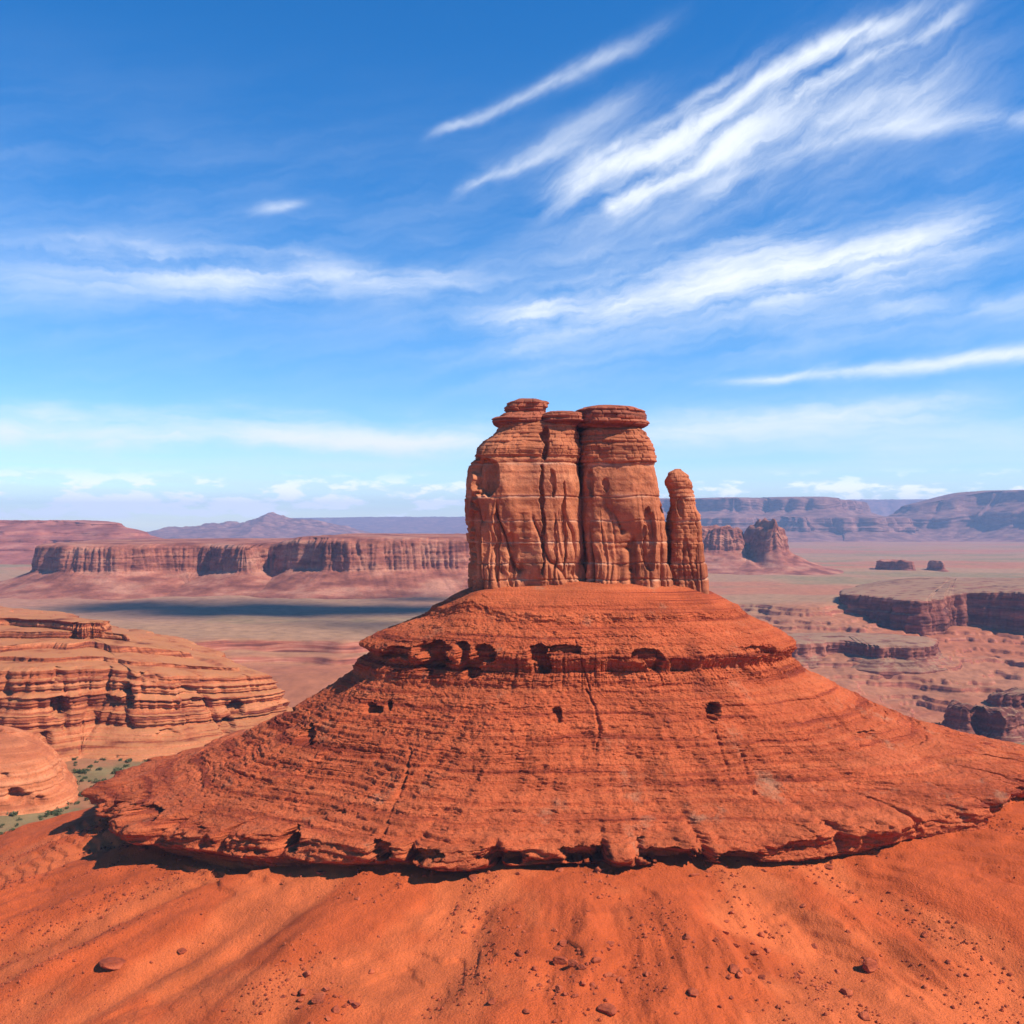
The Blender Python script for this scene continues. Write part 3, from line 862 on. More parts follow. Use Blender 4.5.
def mesa(name, poly, prof, mat, seed, ds=4.0, dz=1.5, col_w=14.0, col_a=3.0, alc_w=90.0, alc_a=9.0, fine=0.8, spine=None, tilt=None, cliff=None, talus_g=1.0, bedt=2.0, beda=0.8, parent=None, slots=0.0, dents=()):
    """a mesa from its plan (counter-clockwise) and an outward profile [(offset, z)] from rim to foot"""
    pa = np.array(poly, float)
    if (pa[:, 0] * np.roll(pa[:, 1], -1) - np.roll(pa[:, 0], -1) * pa[:, 1]).sum() < 0:
        poly = poly[::-1]
    O, t, L = resample(poly, ds)
    n = len(O)
    tg = np.roll(O, -2, 0) - np.roll(O, 2, 0)
    nrm = np.stack([tg[:, 1], -tg[:, 0]], -1)
    for _ in range(3):
        nrm = (np.roll(nrm, 3, 0) + nrm + np.roll(nrm, -3, 0)) / 3
    nrm /= np.linalg.norm(nrm, axis=1)[:, None]
    prof = np.array(prof, float)
    seg = np.hypot(np.diff(prof[:, 0]) * 0.35, np.diff(prof[:, 1]))
    cum = np.concatenate([[0], np.cumsum(seg)])
    s = np.unique(np.concatenate([np.arange(0, cum[-1], dz), cum]))
    off = np.interp(s, cum, prof[:, 0])[:, None]; z = np.interp(s, cum, prof[:, 1])[:, None]
    X0 = O[None, :, 0]; Y0 = O[None, :, 1]
    zc0, zc1 = cliff if cliff else (prof[:, 1].max(), prof[:, 1].min())
    incl = sst(z, zc1 - 0.15 * (zc0 - zc1), zc1 + 0.1 * (zc0 - zc1))       # 1 on the cliff, 0 on the talus
    above = sst(z, zc0 + 0.02 * (zc0 - zc1), zc0 - 0.02 * (zc0 - zc1))        # 0 on the roof ledges
    incl = incl * (0.45 + 0.55 * above)
    d = alc_a * fbm2(X0 / alc_w, Y0 / alc_w, 3, seed) * (0.4 + 0.6 * incl)
    colm = np.abs(fbm2(X0 / col_w, Y0 / col_w + z / (col_w * 9), 3, seed + 3))
    d = d + col_a * incl * (1.1 * sst(colm, 0.0, 0.5) - 0.7)
    if slots:
        sl = n3(X0 / (col_w * 1.7), Y0 / (col_w * 1.7), z / (col_w * 6), seed + 23)
        d = d - slots * incl * np.exp(-(sl / 0.07) ** 2)
    d = d + (1 - incl) * talus_g * col_a * 0.9 * fbm2(X0 / (col_w * 1.6), Y0 / (col_w * 1.6), 3, seed + 5)
    zw = z + bedt * 0.8 * fbm2(X0 / 120, Y0 / 120, 2, seed + 7)
    d = d + beda * (n2(zw / bedt, 0.5, seed + 9) + 0.6 * n2(zw / (bedt * 0.43), 2.5, seed + 10)) * (0.6 + 0.4 * incl)
    d = d + fine * fbm3(X0 / (col_w * 0.35), Y0 / (col_w * 0.35), z / (col_w * 0.3), 3, seed + 11)
    P = np.empty((len(s), n, 3))
    sp = np.array(spine if spine is not None else [O.mean(0), O.mean(0) + 1e-3], float)
    a, b = sp[0], sp[1]
    u = np.clip(((O - a) @ (b - a)) / max(((b - a) ** 2).sum(), 1e-9), 0, 1)
    sx = (a + u[:, None] * (b - a)) - O
    sl_ = np.linalg.norm(sx, axis=1)
    inw = np.clip(-off / np.maximum(sl_, 1e-6)[None], 0, 0.9)
    offp = np.maximum(off, 0)
    P[..., 0] = X0 + nrm[None, :, 0] * (offp + d) + inw * sx[None, :, 0]
    P[..., 1] = Y0 + nrm[None, :, 1] * (offp + d) + inw * sx[None, :, 1]
    if dents:
        PX = 512 + F * P[..., 0] / P[..., 1]; PY = HY - F * (z + 0 * X0) / P[..., 1]
        wb_ = fbm3(P[..., 0] / 5, P[..., 1] / 5, (z + 0 * X0) / 5, 3, seed + 29)
        for (cx, cy, rx, ry, dep) in dents:
            q = ((PX - cx) / rx) ** 2 + ((PY - cy) / ry) ** 2
            dd = dep * sst(1.2 + 0.6 * wb_ - q, 0.0, 0.5) * (nrm[None, :, 1] < 0.2)
            P[..., 0] -= nrm[None, :, 0] * dd; P[..., 1] -= nrm[None, :, 1] * dd
    zz = z + 0 * X0
    if tilt is not None:
        zmin = prof[:, 1].min()
        fr = (z - zmin) / (prof[:, 1].max() - zmin)
        zz = zz + fr * tilt(P[..., 0], P[..., 1])
    P[..., 2] = zz
    # roof: rings drawn in to a spine
    rim = P[0]
    u = np.clip(((rim[:, :2] - a) @ (b - a)) / max(((b - a) ** 2).sum(), 1e-9), 0, 1)
    cxy = a + u[:, None] * (b - a)
    roof = []
    for f in (0.985, 0.92, 0.8, 0.65, 0.5, 0.35, 0.2, 0.08, 0.001):
        r = rim.copy()
        r[:, :2] = cxy + (rim[:, :2] - cxy) * f
        r[:, 2] = rim[:, 2] * f + rim[:, 2].mean() * (1 - f) if tilt is None else (prof[0, 1] + tilt(r[:, 0], r[:, 1]))
        r[:, 2] += bedt * 0.5 * fbm2(r[:, 0] / 40, r[:, 1] / 40, 3, seed + 13) * (1 - f)
        roof.append(r)
    P = np.concatenate([np.array(roof[::-1]), P])
    c = np.array((*O.mean(0), prof[:, 1].min()))
    return loft(name, P, mat, None, c, cap_first=False)


# banded mesa across the side valley
mid = mesa('banded_mesa', [W(286, 570), W(240, 612), W(170, 668), W(110, 760), W(30, 880), (-620, 960), (-700, 570), (-330, 500), (-275, 520), (-248, 508), (-222, 530), (-192, 522), (-165, 552)],
           [(-170, -59), (-130, -59.6), (-128, -63.6), (-88, -64.2), (-86, -67.8), (-50, -68.3), (-48, -71.4), (-20, -71.8), (-18.5, -74.0), (-4, -74.3), (0, -75.3), (1.0, -79), (3, -80.5), (3.8, -86), (7, -87.5), (8, -94), (11, -96), (12.5, -102), (17, -105), (30, -113), (44, -122)],
           M_MESA, 301, ds=1.2, dz=0.45, col_w=9, col_a=2.0, alc_w=46, alc_a=7.0, fine=0.7, spine=[(-250, 590), (-430, 720)], cliff=(-74, -104),
           tilt=lambda x, y: -17 * sst(x, -250, -130) + 2 + 1.5 * fbm2(x / 60, y / 60, 3, 5), bedt=1.25, beda=1.15, slots=3.4,
           dents=[(60, 706, 9, 10, 9), (45, 740, 6, 10, 7), (128, 692, 5, 11, 7), (236, 697, 7, 10, 7), (228, 720, 7, 9, 6), (168, 730, 10, 8, 4), (150, 668, 14, 4, 3), (57, 676, 4, 7, 4), (200, 690, 8, 4, 3)])
tag(mid, 'orange banded sandstone mesa with flat tan top across the green side valley', 'mesa')
knob = mesa('rock_hummock', [W(62, 428), W(60, 450), (-235, 500), (-320, 500), (-330, 420), (-270, 404), W(16, 404)],
            [(-52, -92), (-36, -93), (-22, -95), (-12, -97.5), (-5, -100.5), (-1, -104), (0, -107), (1, -110), (5, -113), (9, -120)],
            M_KNOB, 331, ds=0.9, dz=0.4, col_w=9, col_a=1.2, alc_w=30, alc_a=3.0, fine=0.35, spine=[(-232, 450), (-275, 455)], cliff=(-100, -112), bedt=1.1, beda=0.45, slots=1.5, dents=[(16, 796, 7, 8, 5), (28, 799, 5, 7, 3), (40, 802, 6, 6, 3), (4, 776, 5, 3, 2)])
tag(knob, 'rounded orange sandstone knob with a small dark alcove above green shrubs', 'rock knob')

# long wall of cliffs beyond the plain
esc = mesa('cliff_escarpment', [W(48, 1800), W(120, 1790), W(206, 1900), W(243, 1750), W(272, 1880), W(316, 1715), W(372, 1745), W(410, 1760), W(470, 1800), W(540, 1830), W(560, 2300), W(330, 2700), W(100, 2500), W(40, 2000)],
           [(-60, -34), (-30, -35), (-10, -37.5), (-2, -40), (0, -43), (3, -60), (5, -63), (7, -84), (14, -88), (40, -99), (80, -112), (130, -122), (160, -128)],
           M_ESC, 361, ds=2.2, dz=1.2, col_w=12, col_a=4.5, alc_w=70, alc_a=12, fine=1.0, spine=[W(150, 2150), W(460, 2150)], cliff=(-36, -86),
           tilt=lambda x, y: 13 * sst(x, -460, -380), bedt=4.0, beda=0.9, slots=4.0)
tag(esc, 'long red cliff wall with fluted face and talus beyond the plain', 'cliff')
plat = mesa('red_plateau', [W(150, 3300), W(120, 3300), W(20, 3250), W(-200, 3200), W(-500, 3300), W(-400, 5200), W(60, 5200), W(150, 4200)],
            [(-420, 8), (-330, 6), (-322, 0), (-300, -6), (-200, -18), (-120, -28), (-110, -38), (-20, -50), (-10, -62), (60, -76), (70, -86), (200, -108), (330, -126)],
            M_PLAT, 391, ds=14, dz=2.0, col_w=60, col_a=9, alc_w=400, alc_a=60, fine=3, spine=[W(-100, 4100), W(60, 4100)], bedt=9, beda=6,
            tilt=lambda x, y: 9 * sst(-x, 1450, 1650) - 3 * sst(-x, 1200, 900))
tag(plat, 'broad layered red plateau behind the fluted cliff wall', 'plateau')

# right side, far
fin = mesa('ruined_butte', [W(780, 2560), W(783, 2620), W(765, 2740), W(690, 2800), W(686, 2660), W(712, 2605), W(736, 2590), W(748, 2660), W(766, 2550), W(774, 2540)],
           [(-14, -6), (-6, -8), (0, -12), (3, -30), (6, -33), (12, -66), (20, -72), (60, -94), (110, -110), (180, -126)],
           M_ESC, 421, ds=2.2, dz=1.2, col_w=18, col_a=6, alc_w=80, alc_a=7, fine=1.8, spine=[W(705, 2700), W(765, 2620)], cliff=(-8, -70),
           tilt=lambda x, y: -46 * np.exp(-((x - 0.2375 * 2620) / 15.0) ** 2) + 20 * np.exp(-((x - 0.2635 * 2550) / 8.0) ** 2) + 5 * fbm2(x / 22, y / 22, 3, 8), bedt=4, beda=1.2, slots=6)
tag(fin, 'ruined red butte with a notched crest and spreading talus beside the slim spire', 'butte')
flat1 = mesa('low_butte', [W(914, 2590), W(913, 2650), W(880, 2740), W(876, 2700), W(878, 2660)], [(-8, -94), (0, -97), (2, -114), (6, -118), (14, -126)], M_ESC, 451, ds=2.0, dz=1.2, col_w=16, col_a=3, alc_w=50, alc_a=4, fine=1, tilt=lambda x, y: 3 * fbm2(x / 20, y / 20, 2, 4) - 3 * sst(x, 1040, 1060))
tag(flat1, 'long low flat-topped butte standing alone on the far plain', 'butte')
flat2 = mesa('low_butte', [W(944, 2590), W(942, 2640), W(930, 2690), W(927, 2660)], [(-8, -94), (0, -99), (2, -114), (7, -118), (18, -127)], M_ESC, 471, ds=2.0, dz=1.2, col_w=14, col_a=3, alc_w=40, alc_a=3, fine=1)
tag(flat2, 'short stubby butte beside the long low one on the far plain', 'butte')

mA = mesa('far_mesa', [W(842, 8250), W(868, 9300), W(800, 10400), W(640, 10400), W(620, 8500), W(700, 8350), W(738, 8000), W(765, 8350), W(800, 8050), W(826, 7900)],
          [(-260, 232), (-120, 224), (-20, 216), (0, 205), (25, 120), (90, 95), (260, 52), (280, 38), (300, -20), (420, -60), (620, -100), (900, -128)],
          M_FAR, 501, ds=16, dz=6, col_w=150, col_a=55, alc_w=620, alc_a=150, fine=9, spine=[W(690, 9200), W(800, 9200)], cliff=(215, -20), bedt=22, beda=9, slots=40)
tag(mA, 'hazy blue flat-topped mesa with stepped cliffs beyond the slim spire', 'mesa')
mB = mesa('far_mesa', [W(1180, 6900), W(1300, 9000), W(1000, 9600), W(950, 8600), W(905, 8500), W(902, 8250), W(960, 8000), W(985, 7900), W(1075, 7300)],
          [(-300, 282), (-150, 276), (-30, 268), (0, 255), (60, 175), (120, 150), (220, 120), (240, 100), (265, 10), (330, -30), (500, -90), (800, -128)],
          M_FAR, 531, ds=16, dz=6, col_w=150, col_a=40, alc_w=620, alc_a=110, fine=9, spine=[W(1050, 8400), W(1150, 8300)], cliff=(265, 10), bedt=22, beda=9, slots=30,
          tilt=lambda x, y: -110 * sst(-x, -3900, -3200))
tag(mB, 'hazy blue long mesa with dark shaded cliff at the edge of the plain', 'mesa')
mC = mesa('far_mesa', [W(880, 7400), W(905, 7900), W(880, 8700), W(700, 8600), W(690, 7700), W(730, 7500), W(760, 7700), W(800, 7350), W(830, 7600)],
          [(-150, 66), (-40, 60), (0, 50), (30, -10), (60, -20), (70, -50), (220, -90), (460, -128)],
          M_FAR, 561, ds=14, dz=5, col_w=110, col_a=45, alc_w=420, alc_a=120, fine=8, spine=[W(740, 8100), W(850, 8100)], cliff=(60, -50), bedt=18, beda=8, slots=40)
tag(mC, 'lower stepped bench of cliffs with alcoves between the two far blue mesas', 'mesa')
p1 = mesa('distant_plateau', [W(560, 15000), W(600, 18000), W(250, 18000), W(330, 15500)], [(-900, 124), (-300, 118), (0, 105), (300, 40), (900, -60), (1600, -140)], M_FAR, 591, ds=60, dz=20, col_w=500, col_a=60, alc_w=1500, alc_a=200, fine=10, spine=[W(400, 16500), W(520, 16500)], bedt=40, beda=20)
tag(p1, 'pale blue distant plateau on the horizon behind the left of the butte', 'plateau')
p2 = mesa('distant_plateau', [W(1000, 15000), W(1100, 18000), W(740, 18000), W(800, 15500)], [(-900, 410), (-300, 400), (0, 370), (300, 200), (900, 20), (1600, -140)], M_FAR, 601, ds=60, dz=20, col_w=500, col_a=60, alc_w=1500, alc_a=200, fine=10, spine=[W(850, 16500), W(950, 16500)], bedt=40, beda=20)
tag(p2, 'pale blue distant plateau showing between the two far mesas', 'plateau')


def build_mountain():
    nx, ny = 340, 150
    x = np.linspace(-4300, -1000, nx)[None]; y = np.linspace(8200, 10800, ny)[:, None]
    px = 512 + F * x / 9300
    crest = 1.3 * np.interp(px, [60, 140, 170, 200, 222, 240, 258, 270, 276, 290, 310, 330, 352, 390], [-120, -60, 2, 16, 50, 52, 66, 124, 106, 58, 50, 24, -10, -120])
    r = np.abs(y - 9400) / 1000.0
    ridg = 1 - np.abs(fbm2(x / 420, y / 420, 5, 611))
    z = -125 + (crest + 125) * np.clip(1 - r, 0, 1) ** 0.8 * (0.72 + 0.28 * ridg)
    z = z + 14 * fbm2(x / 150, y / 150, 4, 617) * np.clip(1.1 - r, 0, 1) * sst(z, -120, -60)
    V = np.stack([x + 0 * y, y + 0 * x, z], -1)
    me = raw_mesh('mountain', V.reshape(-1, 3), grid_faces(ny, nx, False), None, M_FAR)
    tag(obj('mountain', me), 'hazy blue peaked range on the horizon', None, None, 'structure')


build_mountain()

# canyon mesa on the right with its face in shade
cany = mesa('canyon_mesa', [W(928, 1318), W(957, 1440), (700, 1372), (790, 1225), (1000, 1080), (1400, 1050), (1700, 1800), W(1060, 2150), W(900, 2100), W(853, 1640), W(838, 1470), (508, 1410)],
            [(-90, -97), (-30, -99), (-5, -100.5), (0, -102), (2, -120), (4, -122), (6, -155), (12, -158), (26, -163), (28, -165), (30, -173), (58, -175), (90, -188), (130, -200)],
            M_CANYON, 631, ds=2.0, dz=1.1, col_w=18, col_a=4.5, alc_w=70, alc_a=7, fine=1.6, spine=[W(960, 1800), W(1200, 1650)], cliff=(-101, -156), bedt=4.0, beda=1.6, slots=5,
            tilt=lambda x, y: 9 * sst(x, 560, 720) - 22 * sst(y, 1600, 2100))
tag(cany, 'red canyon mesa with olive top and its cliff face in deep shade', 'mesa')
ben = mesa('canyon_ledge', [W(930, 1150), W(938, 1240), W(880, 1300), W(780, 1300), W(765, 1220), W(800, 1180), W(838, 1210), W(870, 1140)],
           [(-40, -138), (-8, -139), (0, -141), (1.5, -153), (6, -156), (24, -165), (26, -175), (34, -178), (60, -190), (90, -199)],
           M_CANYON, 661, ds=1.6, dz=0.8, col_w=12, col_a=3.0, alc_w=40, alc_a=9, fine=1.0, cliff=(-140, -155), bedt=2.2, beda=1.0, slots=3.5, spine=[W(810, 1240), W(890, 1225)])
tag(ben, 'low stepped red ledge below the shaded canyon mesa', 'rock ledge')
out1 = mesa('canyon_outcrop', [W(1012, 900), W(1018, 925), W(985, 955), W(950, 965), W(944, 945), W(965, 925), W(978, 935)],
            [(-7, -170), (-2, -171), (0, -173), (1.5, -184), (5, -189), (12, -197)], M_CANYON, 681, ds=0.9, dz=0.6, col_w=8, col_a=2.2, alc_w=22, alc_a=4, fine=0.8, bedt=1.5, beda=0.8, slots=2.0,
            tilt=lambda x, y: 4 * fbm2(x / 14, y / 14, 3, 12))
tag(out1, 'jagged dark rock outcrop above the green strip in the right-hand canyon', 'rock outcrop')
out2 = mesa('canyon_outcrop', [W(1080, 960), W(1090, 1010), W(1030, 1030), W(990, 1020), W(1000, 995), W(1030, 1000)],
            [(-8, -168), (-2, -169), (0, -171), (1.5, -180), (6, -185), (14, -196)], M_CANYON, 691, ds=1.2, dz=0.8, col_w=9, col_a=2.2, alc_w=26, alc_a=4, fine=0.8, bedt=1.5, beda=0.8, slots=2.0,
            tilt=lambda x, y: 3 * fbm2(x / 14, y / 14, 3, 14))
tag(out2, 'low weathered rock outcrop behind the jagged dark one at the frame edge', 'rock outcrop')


# ------------------------------------------------------------------ boulders, slabs, gravel
def ico(sub):
    t = (1 + 5 ** 0.5) / 2
    v = [(-1, t, 0), (1, t, 0), (-1, -t, 0), (1, -t, 0), (0, -1, t), (0, 1, t), (0, -1, -t), (0, 1, -t), (t, 0, -1), (t, 0, 1), (-t, 0, -1), (-t, 0, 1)]
    f = [(0, 11, 5), (0, 5, 1), (0, 1, 7), (0, 7, 10), (0, 10, 11), (1, 5, 9), (5, 11, 4), (11, 10, 2), (10, 7, 6), (7, 1, 8), (3, 9, 4), (3, 4, 2), (3, 2, 6), (3, 6, 8), (3, 8, 9), (4, 9, 5), (2, 4, 11), (6, 2, 10), (8, 6, 7), (9, 8, 1)]
    v = [np.array(a, float) / np.linalg.norm(a) for a in v]
    for _ in range(sub):
        c = {}; g = []

        def mp(a, b):
            k = (min(a, b), max(a, b))
            if k not in c:
                m = v[a] + v[b]; v.append(m / np.linalg.norm(m)); c[k] = len(v) - 1
            return c[k]
        for a, b, d in f:
            ab, bd, da = mp(a, b), mp(b, d), mp(d, a)
            g += [(a, ab, da), (b, bd, ab), (d, da, bd), (ab, bd, da)]
        f = g
    return np.array(v), np.array(f)


IV, IF = ico(4)
IV1, IF1 = ico(0)


def boulder_mesh(seed, flat=0.75, blocky=1.0):
    r = np.random.RandomState(seed)
    v = IV.copy()
    # cut facets: plane clipping makes broken faces
    for _ in range(9):
        d = r.normal(size=3); d /= np.linalg.norm(d)
        h = r.uniform(0.42, 0.85)
        e = v @ d - h
        v = v - np.clip(e, 0, None)[:, None] * d * (0.6 + 0.4 * blocky)
    v = v * (1 + 0.07 * fbm3(v[:, 0] * 2, v[:, 1] * 2, v[:, 2] * 2, 3, seed)[:, None])
    v[:, 2] += 0.05 * n2(v[:, 2] * 8, 0.3, seed) 
    v = v * np.array((r.uniform(0.9, 1.25), r.uniform(0.75, 1.0), flat * r.uniform(0.8, 1.1)))
    return raw_mesh('boulder', v, None, IF, M_BOULDER)


PROTO = [boulder_mesh(900 + i, 0.72) for i in range(8)]
SLAB = [boulder_mesh(950 + i, 0.34) for i in range(3)]
rb = np.random.RandomState(5)


def put_boulder(px, py, size, label, group=None, name='boulder', mesh=None, cat='boulder', sink=0.30):
    x, y, z = at_ground(px, py)
    w = size * y / F / 2
    o = bpy.data.objects.new(name, mesh or PROTO[rb.randint(len(PROTO))])
    o.location = (x, y, z + w * (0.40 - sink))
    o.scale = (w * 1.0, w * rb.uniform(0.85, 1.2), w * rb.uniform(0.8, 1.15))
    o.rotation_euler = (rb.uniform(-0.2, 0.2), rb.uniform(-0.2, 0.2), rb.uniform(0, 6.28))
    C.objects.link(o)
    tag(o, label, cat, group)
    return o


put_boulder(869, 968, 22, 'largest loose red boulder, flat-topped, on the bare slope in the lower right')
put_boulder(846, 994, 14, 'upright dark red boulder just below the largest flat-topped one')
put_boulder(866, 1018, 13, 'dark red boulder cut by the bottom edge below the upright one')
put_boulder(560, 962, 17, 'dark boulder at the head of the gully in the middle foreground')
put_boulder(573, 966, 12, 'smaller boulder touching the dark boulder at the gully head')
put_boulder(564, 944, 11, 'pointed boulder standing alone above the gully-head boulders')
put_boulder(519, 955, 9, 'lone boulder on the smooth sand left of the gully')
put_boulder(607, 1012, 18, 'wide flat boulder near the bottom edge right of the gully')
put_boulder(733, 970, 13, 'left one of two neighbouring boulders in the rubble right of the gully')
put_boulder(747, 972, 11, 'right one of two neighbouring boulders in the rubble right of the gully')
put_boulder(692, 994, 15, 'squat boulder at the lower end of the rubble right of the gully')
put_boulder(182, 953, 9, 'small boulder alone on the smooth left slope')
put_boulder(358, 899, 9, 'small boulder under the middle of the overhanging ledge')
put_boulder(320, 1000, 18, 'broken dark boulder in the rubble at the bottom left')
put_boulder(302, 994, 12, 'smaller dark boulder left of the broken one at the bottom left')
put_boulder(829, 868, 10, 'small flat boulder just below the right end of the ledge')
put_boulder(925, 935, 9, 'small dark boulder alone on the right-hand spur')
put_boulder(462, 860, 26, 'flat pale slab fallen under the overhanging ledge', None, 'rock_slab', SLAB[0], 'rock slab', 0.1)
put_boulder(450, 866, 22, 'lower flat slab lying in front of the fallen pale one', None, 'rock_slab', SLAB[1], 'rock slab', 0.1)
put_boulder(115, 962, 30, 'low flat slab half buried on the smooth left slope', None, 'rock_slab', SLAB[2], 'rock slab', 0.42)

for (cx, cy, sx, sy, n, s0, s1, lab, grp) in [
        (735, 955, 42, 28, 60, 2.5, 10, 'small broken red stone in the rubble right of the gully', 'stones right of the gully'),
        (580, 975, 34, 30, 62, 2.5, 11, 'small broken red stone scattered along the gully', 'stones along the gully'),
        (320, 1000, 24, 14, 40, 2.5, 11, 'small broken red stone in the rubble at the bottom left', 'stones at the bottom left'),
        (930, 930, 70, 34, 48, 2.5, 7, 'small red stone scattered on the right-hand spur', 'stones on the right-hand spur'),
        (860, 985, 60, 26, 26, 3, 8, 'small red stone around the largest loose boulder', 'stones around the largest boulder'),
        (190, 950, 90, 45, 26, 2.2, 4.5, 'tiny stone scattered on the smooth left slope', 'stones on the left slope')]:
    for _ in range(n):
        px = cx + rb.normal() * sx; py = cy + rb.normal() * sy
        if py < 890 or py > 1040 or px > 1040:
            continue
        put_boulder(px, py, s0 + (s1 - s0) * rb.rand() ** 2.2, lab, grp, 'stone', None, 'stone')


for k in range(70):
    ph_ = rb.uniform(-1.1, 0.62)
    w1_, w2_, w3_ = (float(q) for q in side_weights(np.array(ph_)))
    rl_ = 129 + 4 * w1_ + 3 * w2_ + rb.uniform(3, 15) ** 1.0
    bx_ = BX + rl_ * math.sin(ph_); by_ = BY - KF * rl_ * math.cos(ph_)
    o = bpy.data.objects.new('rock_block', PROTO[rb.randint(8)])
    sz = 0.35 + 1.0 * rb.rand() ** 2.5
    o.location = (bx_, by_, float(ground_h(np.array([bx_]), np.array([by_]))[0]) + 0.1 * sz)
    o.scale = (sz * rb.uniform(0.9, 1.7), sz, sz * rb.uniform(0.6, 1.0))
    o.rotation_euler = (rb.uniform(-0.3, 0.3), rb.uniform(-0.3, 0.3), rb.uniform(0, 6.28))
    C.objects.link(o)
    tag(o, 'fallen red block lying at the foot of the overhanging ledge', 'rock block', 'blocks under the ledge')


def build_gravel():
    r = np.random.RandomState(12)
    n = 52000
    ph = r.uniform(-1.45, 1.45, n); d = 3 + 130 * r.rand(n) ** 0.9
    keep = fbm2(ph * 16, d * 0.03, 3, 701) + 0.16 * r.normal(size=n) > 0.28
    ph = ph[keep]; d = d[keep]
    rho = 132 + d
    x = BX + rho * np.sin(ph); y = BY - KF * rho * np.cos(ph)
    ok = (y > 125) & (np.abs(x / y) < 0.62)
    x, y = x[ok], y[ok]
    z = ground_h(x, y)
    s = 0.08 + 0.32 * r.rand(len(x)) ** 4
    V = IV1[None] * (1 + 0.35 * (r.rand(len(x), len(IV1), 1) - 0.5)) * (s[:, None, None] * r.uniform(0.7, 1.3, (len(x), 1, 3)))
    V = V + np.stack([x, y, z + s * 0.2], -1)[:, None]
    Fc = IF1[None] + (np.arange(len(x)) * len(IV1))[:, None, None]
    me = raw_mesh('gravel', V.reshape(-1, 3), None, Fc.reshape(-1, 3), M_BOULDER, smooth=False)
    tag(obj('gravel', me), 'red gravel strewn over the slope below the butte', 'gravel', None, 'stuff')


build_gravel()


# ------------------------------------------------------------------ shrubs
def shrub_mesh(seed, mat, n=150):
    r = np.random.RandomState(seed)
    # leaf clumps through an uneven dome
    lob = [(r.normal(0, 0.45), r.normal(0, 0.45), r.uniform(0.25, 0.6), r.uniform(0.35, 0.6)) for _ in range(6)]
    V = []; T = []
    for k in range(n):
        a = lob[r.randint(6)]
        d = r.normal(size=3); d /= np.linalg.norm(d)
        p = np.array(a[:3]) + d * a[3] * r.uniform(0.5, 1.0)
        p[2] = abs(p[2])
        for _ in range(2):
            u = r.normal(size=3); u /= np.linalg.norm(u); w = np.cross(u, r.normal(size=3)); w /= np.linalg.norm(w)
            q = 0.13 * r.uniform(0.7, 1.4)
            i = len(V)
            V += [p - u * q, p + w * q * 0.7, p + u * q, p - w * q * 0.7]
            T += [(i, i + 1, i + 2, i + 3)]
    return raw_mesh('shrub', np.array(V), np.array(T), None, mat, smooth=False)


SH = [shrub_mesh(40 + i, M_LEAF if i % 2 else M_LEAF2) for i in range(6)]


def put_shrub(x, y, s, label, group):
    o = bpy.data.objects.new('shrub', SH[rb.randint(6)])
    o.location = (x, y, float(ground_h(np.array([x]), np.array([y]))[0]) - 0.05)
    o.scale = (s, s, s * rb.uniform(0.7, 1.0))
    o.rotation_euler = (0, 0, rb.uniform(0, 6.28))
    C.objects.link(o)
    tag(o, label, 'shrub', group)


cnt = 0
while cnt < 290:
    px = rb.uniform(0, 210); py = rb.uniform(728, 838)
    # valley bottom between knob, mesa and the butte's flank
    x, y, z = at_ground(px, py, 240, 700)
    if y > 690 or y < 270 or z > -96:
        continue
    if px < 70 and py < 790 and rb.rand() < 0.9:
        continue
    put_shrub(x, y, 0.9 + 1.7 * rb.rand() ** 2, 'small green desert shrub on the floor of the left-hand valley', 'shrubs in the left-hand valley')
    cnt += 1
for _ in range(90):
    px = rb.uniform(935, 1030); py = rb.uniform(722, 740)
    x, y, z = at_ground(px, py, 500, 1100)
    if y > 1000:
        continue
    put_shrub(x, y, 1.0 + 2.0 * rb.rand() ** 2, 'green shrub in the strip at the foot of the right-hand canyon', 'shrubs in the right-hand canyon')


# ------------------------------------------------------------------ the cloud whose shadow lies on the plain
IVC, IFC = ico(3)


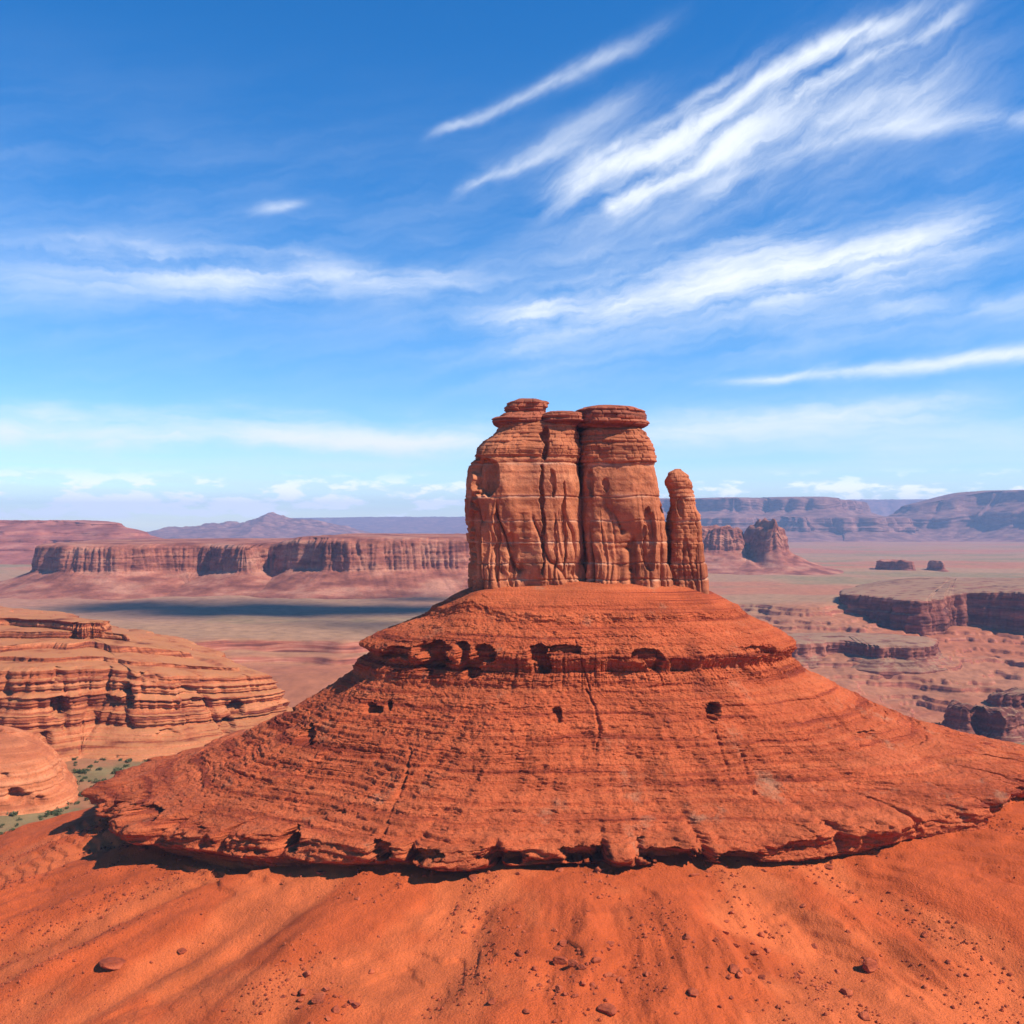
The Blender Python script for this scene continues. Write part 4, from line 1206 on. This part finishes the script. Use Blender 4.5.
def build_cloud():
    m = bpy.data.materials.new('cloud_white')
    m.use_nodes = True
    bs = m.node_tree.nodes['Principled BSDF']
    bs.inputs['Base Color'].default_value = (0.85, 0.86, 0.88, 1)
    bs.inputs['Roughness'].default_value = 1.0
    h = 9000.0
    k = h / S.z
    V = []; T = []; base = 0
    rc = np.random.RandomState(33)
    blobs = [(310, 1430, 170, 85), (390, 1400, 120, 75), (220, 1450, 100, 48)]
    for _ in range(60):
        px = rc.uniform(50, 430)
        yc = 1420 + 60 * math.sin(px / 60.0); sp = 40 + 150 * min(1.0, max(0.0, (px - 60) / 200.0))
        blobs.append((px, yc + rc.normal() * sp * 0.55, rc.uniform(25, 75), rc.uniform(12, 38)))
    for (px, Y, rx, ry) in blobs:
        cx, cy = W(px, Y)
        v = IVC * np.array((rx, ry, 30.0))
        v = v * (1 + 0.22 * fbm3(IVC[:, 0] * 2.2, IVC[:, 1] * 2.2, IVC[:, 2] * 2.2, 4, int(px))[:, None])
        v = v + np.array((cx + S.x * k, cy + S.y * k, -120 + h))
        V.append(v); T.append(IFC + base); base += len(v)
    me = raw_mesh('cloud', np.concatenate(V), None, np.concatenate(T), m)
    tag(obj('cloud', me), 'white cloud bank high over the plain casting a dark shadow', 'cloud', None, 'stuff')


build_cloud()


# ------------------------------------------------------------------ haze
def build_haze():
    m = bpy.data.materials.new('haze_air')
    m.use_nodes = True
    m.node_tree.nodes.clear()
    N = NT(m.node_tree)
    pv = N.node('ShaderNodeVolumePrincipled')
    pv.inputs['Color'].default_value = (0.47, 0.65, 1.0, 1)
    pv.inputs['Density'].default_value = 0.000066
    pv.inputs['Anisotropy'].default_value = 0.0
    o = N.node('ShaderNodeOutputMaterial')
    N.l.new(pv.outputs[0], o.inputs['Volume'])
    x0, x1, y0, y1, z0, z1 = -19500, 19500, -19500, 19500, -245, 440
    V = [(x, y, z) for z in (z0, z1) for y in (y0, y1) for x in (x0, x1)]
    Q = [(0, 2, 3, 1), (4, 5, 7, 6), (0, 1, 5, 4), (2, 6, 7, 3), (0, 4, 6, 2), (1, 3, 7, 5)]
    me = raw_mesh('haze', np.array(V, float), np.array(Q), None, m, smooth=False)
    tag(obj('haze', me), 'thin blue haze over the whole desert', None, None, 'stuff')


build_haze()
